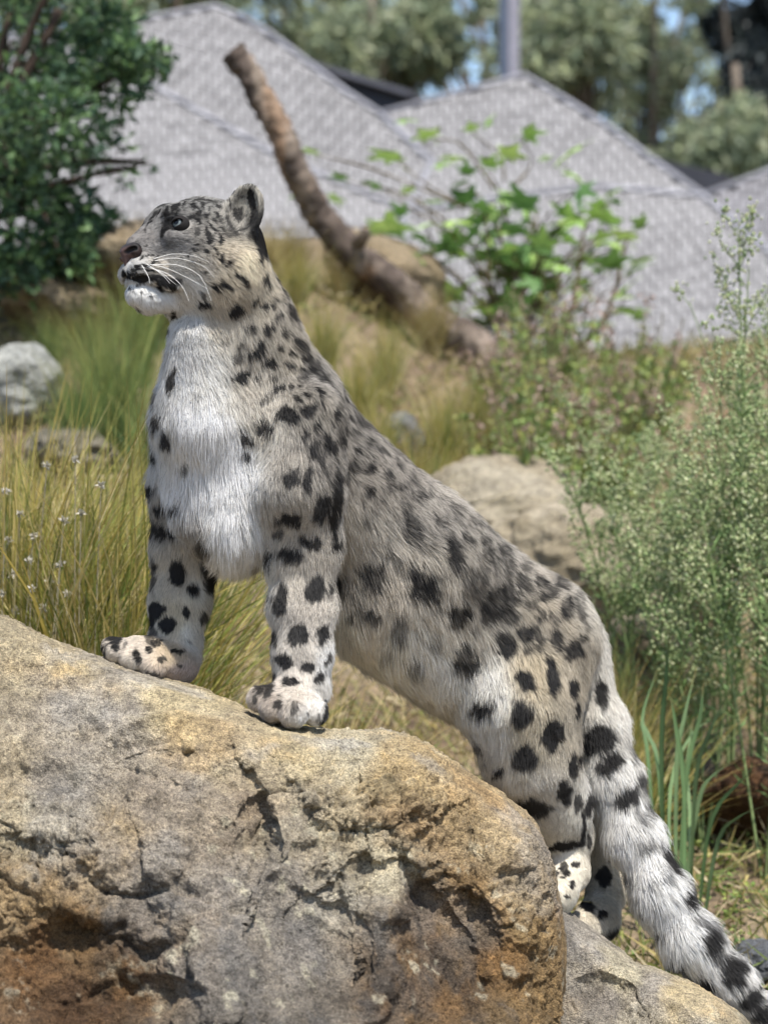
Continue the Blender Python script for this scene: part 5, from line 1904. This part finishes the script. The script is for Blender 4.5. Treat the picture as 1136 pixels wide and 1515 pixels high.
SG = "pink-spiked bushes below the leafy sapling"
for i, (px, y, h, s) in enumerate([(770, 3.7, .62, .45), (830, 3.5, .66, .42), (880, 3.9, .62, .42), (760, 4.3, .55, .36), (940, 4.2, .62, .4), (810, 4.6, .66, .4), (900, 3.6, .45, .4)]):
    spike_bush(px, y, h, 450 + i, {4: "pink-spiked bush growing against the feathery weeds", 6: "small low pink-spiked bush in front of the taller ones"}.get(i, "yellow-green bush with dusty pink flower spikes below the leafy sapling"), SG, 44, s)

# ---- sapling with big lobed leaves: each leaf its own piece
def lobed_leaf():
    """palmate leaf, 1 m long for scaling, lying in XY with its stalk at the origin"""
    out = []
    lobes = [(-115, .55), (-62, .85), (0, 1.0), (62, .85), (115, .55)]
    for i, (a, r) in enumerate(lobes):
        for da, f in ((-15, .62), (-7, .86), (0, 1.0), (7, .86), (15, .62)):
            an = math.radians(a + da)
            out.append((math.sin(an) * r * f * .55, .18 + math.cos(an) * r * f * .55, -.10 * (r * f) ** 2))
        if i < 4:
            an = math.radians((a + lobes[i + 1][0]) / 2)
            out.append((math.sin(an) * .24, .18 + math.cos(an) * .24, 0))
    out.append((0, .05, 0))
    V = np.array([(0, .18, .03)] + out)
    n = len(out)
    k = np.arange(n)
    F = np.stack([np.zeros(n, int), 1 + (k + 1) % n, 1 + k], -1)
    # stalk
    V = np.concatenate([V, [(-.012, -.25, -.05), (.012, -.25, -.05), (.012, .06, 0), (-.012, .06, 0)]])
    m = len(V)
    return V, [F, np.array([[m - 4, m - 3, m - 2, m - 1]])]


lv, lf = lobed_leaf()
LEAFM = []
for c in ('#94b85f', '#b1cf72', '#6f9650', '#5f8548', '#a2c46a'):
    me = mesh_np("leaf", lv, lf, False)
    set_col(me, np.tile(srgb(c) * .75, (len(lv), 1)))
    me.materials.append(M_LEAF)
    LEAFM.append(me)
sap = empty("leafy_sapling", tuple(gpos(760, 6.0) - np.array([0, 0, .05])))
tag(sap, "young tree with big bright green lobed leaves in front of the shingled roof", "sapling")
sap_base = np.array(sap.location)
NAMED = [(465, 228, .5), (430, 295, .6), (510, 268, .6), (485, 292, .7), (590, 240, .9), (585, 180, .6), (640, 205, .7), (655, 240, .5), (700, 195, .5), (715, 190, .6), (770, 200, .8), (745, 235, .8), (720, 250, .7), (805, 238, .4), (850, 282, .7), (690, 260, .6), (610, 285, .6), (640, 300, .8),
         (700, 300, 1), (760, 305, .9), (780, 300, 1), (735, 290, .7), (655, 330, .8), (600, 320, .7), (560, 345, .8), (540, 350, .7), (955, 333, .55), (950, 388, .95), (880, 350, .7), (865, 330, .6), (905, 300, .4), (935, 470, .6), (930, 440, .6), (900, 395, .8)]
r_ = np.random.default_rng(77)
pts = [(a, b, s) for a, b, s in NAMED]
while len(pts) < 150:
    a, b = r_.normal(765, 105), r_.normal(385, 72)
    if 170 < b < 505 and 560 < a < 940:
        pts.append((a, b, r_.uniform(.6, 1.0)))
tw = []
trunk_top = W(750, 330, 6.0)
for i, (a, b, s) in enumerate(pts):
    y = 6.0 + r_.normal(0, .28)
    p = W(a, b, y)
    o = bpy.data.objects.new("leaf", LEAFM[int(r_.integers(0, 5)) if b > 250 else int(r_.choice([0, 1, 4]))])
    o.parent = sap
    o.location = Vector(p - sap_base)
    o.rotation_euler = (r_.normal(.35, .35), r_.normal(0, .35), r_.normal(3.14, .9))
    o.scale = (.25 * s * r_.uniform(.75, 1.15),) * 3
    link(o)
    if i % 2 == 0:
        tq = np.clip((b - 180) / 330, 0, 1)
        st = W(760 + (a - 760) * .25, b + 70 + 60 * tq, 6.0 + (y - 6) * .3)
        tw.append(tube_np(spline(np.array([st, (st + p) / 2 + r_.normal(0, .03, 3) + np.array([0, 0, .03]), p]), 8) - sap_base, np.linspace(.006, .0025, 8), 4, False))
for a in (-.30, -.1, .08, .25, .4):
    e = W(760 + a * 420, 300 + abs(a) * 130, 6.0)
    tw.append(tube_np(spline(np.array([sap_base + [a * .1, 0, 0], (sap_base + e) / 2 + [a * .3, 0, -.1], e]), 12) - sap_base, np.linspace(.018, .006, 12), 6, False))
V, Fs = join(tw)
me = mesh_np("trunk", V, Fs)
set_col(me, np.tile(srgb('#6b6048') * .8, (len(V), 1)))
obj("trunk", me, M_BARK, sap)

# ---- leaning dead branch
bt = [(775, 605), (700, 512), (655, 488), (612, 452), (565, 408), (520, 372), (480, 325), (450, 270), (425, 220), (400, 165), (378, 125), (357, 92), (345, 76)]
by = [5.2, 5.3, 5.3, 5.3, 5.25, 5.2, 5.2, 5.15, 5.1, 5.1, 5.1, 5.1, 5.1]
P = np.array([W(a, b, y) for (a, b), y in zip(bt, by)])
P = spline(P, 170)
P = P + np.stack([fbm(P * 5, 3, 71), fbm(P * 5 + 9, 3, 72), fbm(P * 5 + 19, 3, 73)], -1) * .022
rr = np.interp(np.linspace(0, 1, 170), [0, .12, .25, .4, .6, .8, 1], [.060, .070, .066, .058, .052, .047, .049])
V, Fs = tube_np(P, rr, 40, True, .24, 5)
V = V + nrm(V - np.repeat(np.concatenate([P, P[:1], P[-1:]]), [40] * 170 + [1, 1], 0) + 1e-9) * (ridged(V * np.array([42, 42, 9]), 3, 74) * .006)[:, None]
br_root = empty("dead_branch", tuple(P[0]))
tag(br_root, "bare grey-brown dead branch leaning up from the bank with a sawn end", "branch")
me = mesh_np("limb", V, Fs)
w = smooth(-.1, .35, fbm(V * np.array([9, 9, 3.5]), 4, 8))[:, None]
w2 = smooth(.15, .4, fbm(V * np.array([7, 7, 2.2]) + 9, 3, 18))[:, None]
C = srgb('#574d46') * (1 - w) + srgb('#8a7d70') * w
C = C * (1 - .5 * w2) + srgb('#a98564') * .5 * w2
set_col(me, C * .85)
put_in(obj("limb", me, M_BARK), br_root)
for pts_, r0, r1 in (([(665, 505, 5.3), (610, 517, 5.35), (560, 512, 5.5), (495, 505, 5.7)], .035, .02), ([(690, 505, 5.3), (740, 522, 5.3), (790, 565, 5.3)], .04, .02), ([(520, 372, 5.2), (536, 352, 5.12), (542, 338, 5.1)], .03, .018)):
    Q = spline(np.array([W(*p) for p in pts_]), 30)
    V, Fs = tube_np(Q, np.linspace(r0, r1, 30), 14, True, .3, 9)
    me = mesh_np("side_limb", V, Fs)
    set_col(me, np.tile(srgb('#7d7063') * .8, (len(V), 1)))
    put_in(obj("side_limb", me, M_BARK), br_root)


# ---- trees
def crown_mesh(centers, radii, n, leaf, cols, seed, droop=0.0, shell=.55, aspect=.45):
    r_ = np.random.default_rng(seed)
    centers, radii = np.asarray(centers, float), np.asarray(radii, float)
    vol = radii.prod(1) ** .55
    ci = r_.choice(len(centers), n, p=vol / vol.sum())
    d = rand_dirs(n, r_)
    q = d * (shell + (1 - shell) * r_.random(n)[:, None]) ** .8
    # clumping: keep leaves where a noise field is high
    P = centers[ci] + q * radii[ci]
    keep = vnoise(P / leaf * .16, seed) + .6 * vnoise(P / leaf * .4, seed + 1) > -.15
    P, d = P[keep], d[keep]
    n = len(P)
    dr = nrm(d * .6 + rand_dirs(n, r_) * .8 + np.array([0, 0, -droop]))
    cs = np.array([srgb(c) for c in cols])
    C = cs[r_.integers(0, len(cs), n)] * r_.uniform(.65, 1.3, n)[:, None] * .85
    L = leaf * r_.uniform(.6, 1.3, n)
    return quads_leaves(P, dr, rand_dirs(n, r_), L, L * aspect, C)


def tree(name, base, h, centers, radii, n, leaf, cols, seed, label, cat, group=None, trunk_r=.12, trunk_col='#6a5f55', droop=0.0, shell=.4, aspect=.45):
    root = empty(name, tuple(base))
    tag(root, label, cat, group)
    base = np.asarray(base, float)
    centers = np.asarray(centers, float)
    r_ = np.random.default_rng(seed + 1)
    parts = []
    top = centers.mean(0) + np.array([0, 0, h * .18])
    T = spline(np.array([base, base * .6 + top * .4 + r_.normal(0, .03 * h, 3) * [1, 1, 0], top]), 16)
    parts.append(tube_np(T - base, np.linspace(trunk_r, trunk_r * .25, 16), 10, True, .15, seed))
    for c in centers:
        t0 = r_.uniform(.3, .75)
        s = np.array([np.interp(t0, np.linspace(0, 1, 16), T[:, j]) for j in range(3)])
        B = spline(np.array([s, (s + c) / 2 + np.array([0, 0, .04 * h]), c]), 8)
        parts.append(tube_np(B - base, np.linspace(trunk_r * .42, trunk_r * .08, 8), 6, False))
    V, Fs = join(parts)
    me = mesh_np("trunk", V, Fs)
    set_col(me, np.tile(srgb(trunk_col) * .8, (len(V), 1)))
    obj("trunk", me, M_BARK, root)
    V, F, C = crown_mesh(centers - base, radii, n, leaf, cols, seed, droop, shell, aspect)
    me = mesh_np("crown", V, F, False)
    set_col(me, C)
    obj("crown", me, M_LEAF, root)
    return root


# evergreen shrub at the side
ev_c, ev_r = [], []
for px, py, dy, rx, ry in [(20, 60, 0, 90, 70), (110, 90, .1, 75, 60), (160, 130, 0, 60, 45), (60, 180, -.1, 100, 70), (140, 215, .1, 60, 45), (190, 85, 0, 34, 18), (10, 280, 0, 90, 80), (100, 290, .1, 80, 60), (170, 240, .1, 60, 26), (215, 238, 0, 32, 13), (60, 370, 0, 80, 60), (-80, 150, .1, 120, 150), (-70, 350, 0, 110, 100), (30, -30, .1, 120, 70), (130, 330, .1, 50, 40), (160, 40, .1, 50, 40), (20, 400, 0, 80, 50), (90, 380, 0, 60, 40), (215, 88, 0, 40, 20), (225, 240, 0, 40, 16), (-100, -80, 0, 150, 120), (110, -70, 0, 90, 60)]:
    y = 4.2 + dy * 3
    ev_c.append(W(px, py, y)); ev_r.append((R(rx, y), .28, R(ry, y)))
tree("evergreen_shrub", gpos(-170, 4.5) - np.array([0, 0, .05]), 2.2, ev_c, ev_r, 12500, .054, ['#41583e', '#4e6a46', '#61804e', '#384f3c', '#74915c', '#4a664c'], 501, "dark evergreen shrub with small leaves overhanging the bank", "shrub", None, .06, '#4b4038', shell=.25, aspect=.42)

# gum trees beyond the roof
GUM = ['#93a080', '#a4ac8a', '#7f8c70', '#b0b496', '#6f7d66', '#9da67c']
def gum(px, y, top_py, width, seed, label, cols=GUM, group="trees beyond the roof", n=10500, name="gum_tree", leaf=.34, shell=.3, droop=.5):
    r_ = np.random.default_rng(seed)
    x = (px - 568) / FPX * (y + CAM_D)
    base = np.array([x, y, 2.2])
    cs, rs = [], []
    for k in range(15):
        a = px + r_.uniform(-1, 1) * width
        b = r_.uniform(top_py, 330)
        yy = y + r_.uniform(-2, 2)
        cs.append(W(a, b, yy)); s = r_.uniform(.6, 1.1)
        rs.append((R(66 * s, yy), 1.3 * s, R(62 * s, yy)))
    tree(name, base, 12, cs, rs, n, leaf, cols, seed, label, "tree", group, .28, '#7d7266', droop, shell, .36)


gum(255, 44, -80, 130, 601, "olive gum tree behind the taller roof peak")
gum(430, 47, -120, 120, 602, "grey-green gum tree between the two roof peaks, nearer the taller one")
gum(560, 43, -90, 110, 603, "olive gum tree above the dark gap between the roof peaks")
gum(690, 50, -120, 90, 604, "thin gum tree just beside the steel mast", n=9000)
gum(850, 42, -110, 105, 605, "broad gum tree behind the lower roof peak")
gum(960, 52, -100, 90, 606, "pale gum tree rising above the lower roof's falling edge", n=9000)
gum(1120, 40, -120, 80, 607, "very dark conifer beyond the end of the roof", ['#2c3438', '#343c3c', '#262d30', '#3c4644'], name="conifer", n=22000, leaf=.30, droop=.8)
gum(1085, 38, 190, 70, 608, "low pale bushy tree in front of the dark conifer", n=8000)
gum(60, 48, -100, 140, 609, "grey gum tree behind the evergreen shrub")
gum(1300, 45, -100, 120, 610, "olive gum tree past the dark conifer")
gum(330, 62, -150, 170, 611, "distant gum tree far beyond the taller roof peak", n=9000)
gum(780, 64, -150, 190, 612, "distant gum tree far beyond the mast", n=9000)

# ---- dried daisies and grey twigs in the tussocks
M_PETAL = mat_attr("dry_flower", rough=.8, var=.15, transl=.2, scale=60)
def dry_flower(px, py, y, seed, label, group):
    r_ = np.random.default_rng(seed)
    p = W(px, py, y)
    b = gpos(px + r_.uniform(-25, 25), y)
    root = empty("dried_flower", tuple(b))
    tag(root, label, "flower", group)
    Q = spline(np.array([b, (b + p) / 2 + r_.normal(0, .02, 3), p]), 12) - b
    V, Fs = tube_np(Q, np.linspace(.0016, .0009, 12), 4, False)
    me = mesh_np("stem", V, Fs)
    set_col(me, np.tile(srgb('#a39a80') * .7, (len(V), 1)))
    obj("stem", me, M_STEM, root)
    n = 26
    d = nrm(rand_dirs(n, r_) + np.array([0, 0, .5]))
    V, F, C = quads_leaves(np.tile(p - b, (n, 1)), d, rand_dirs(n, r_), r_.uniform(.006, .014, n), r_.uniform(.003, .006, n), np.tile(srgb('#d8d2c2'), (n, 1)) * r_.uniform(.6, 1.05, n)[:, None])
    me = mesh_np("flower_head", V, F, False)
    set_col(me, C * .85)
    obj("flower_head", me, M_PETAL, root)


for i, (px, py) in enumerate([(8, 727), (112, 680), (50, 795), (20, 850), (70, 690), (48, 872), (90, 835), (12, 800), (65, 900), (30, 760), (95, 770), (150, 720), (120, 760), (25, 905), (75, 860), (5, 880), (42, 830), (100, 880)]):
    dry_flower(px, py, .55 + .02 * (i % 5), 700 + i, "thin dried white flower standing in the yellow tussocks above the boulder", "dried flowers in the tussocks")

# ---- small ground weeds and litter (nobody could count them)
r_ = np.random.default_rng(88)
n = 2600
yy = r_.uniform(.35, 1.7, n)
pp = r_.uniform(840, 1250, n)
xx = (pp - 568) / FPX * (yy + CAM_D)
P = np.stack([xx, yy, ground_z(xx, yy) + r_.uniform(.0, .035, n)], -1)
kp = fbm(P * np.array([6, 6, 0]), 3, 3) > -.12
P = P[kp]
n = len(P)
cs = np.array([srgb(c) for c in ('#6f8f3f', '#88a24a', '#587a36', '#9aa655')])
V, F, C = quads_leaves(P, nrm(rand_dirs(n, r_) * [1, 1, .3] + [0, 0, .25]), np.tile([0, 0, 1.0], (n, 1)) + .4 * rand_dirs(n, r_), r_.uniform(.010, .022, n), r_.uniform(.008, .016, n), cs[r_.integers(0, 4, n)])
me = mesh_np("ground_cover", V, F, False)
set_col(me, C * .8)
o = obj("ground_cover", me, M_LEAF)
tag(o, "small green weeds creeping over the soil by the tail", "ground cover", kind="stuff")
n = 30000
yy = r_.uniform(.2, 9.5, n)
pp = r_.uniform(-150, 1290, n)
xx = (pp - 568) / FPX * (yy + CAM_D)
P = np.stack([xx, yy, ground_z(xx, yy) - .005], -1)
cs = np.array([srgb(c) for c in ('#a9995e', '#8a8f4c', '#b8a878', '#6f7d42', '#c4b590')])
V, F, C = quads_leaves(P, nrm(rand_dirs(n, r_) * [1, 1, .5] + [0, 0, .7]), rand_dirs(n, r_), r_.uniform(.05, .17, n), r_.uniform(.004, .008, n), cs[r_.integers(0, 5, n)] * r_.uniform(.6, 1.15, n)[:, None], fold=.1, curl=.8)
me = mesh_np("short_grass", V, F, False)
set_col(me, C * .8)
o = obj("short_grass", me, M_BLADE)
tag(o, "thin dry grass and litter scattered over the earth bank", "grass", kind="stuff")
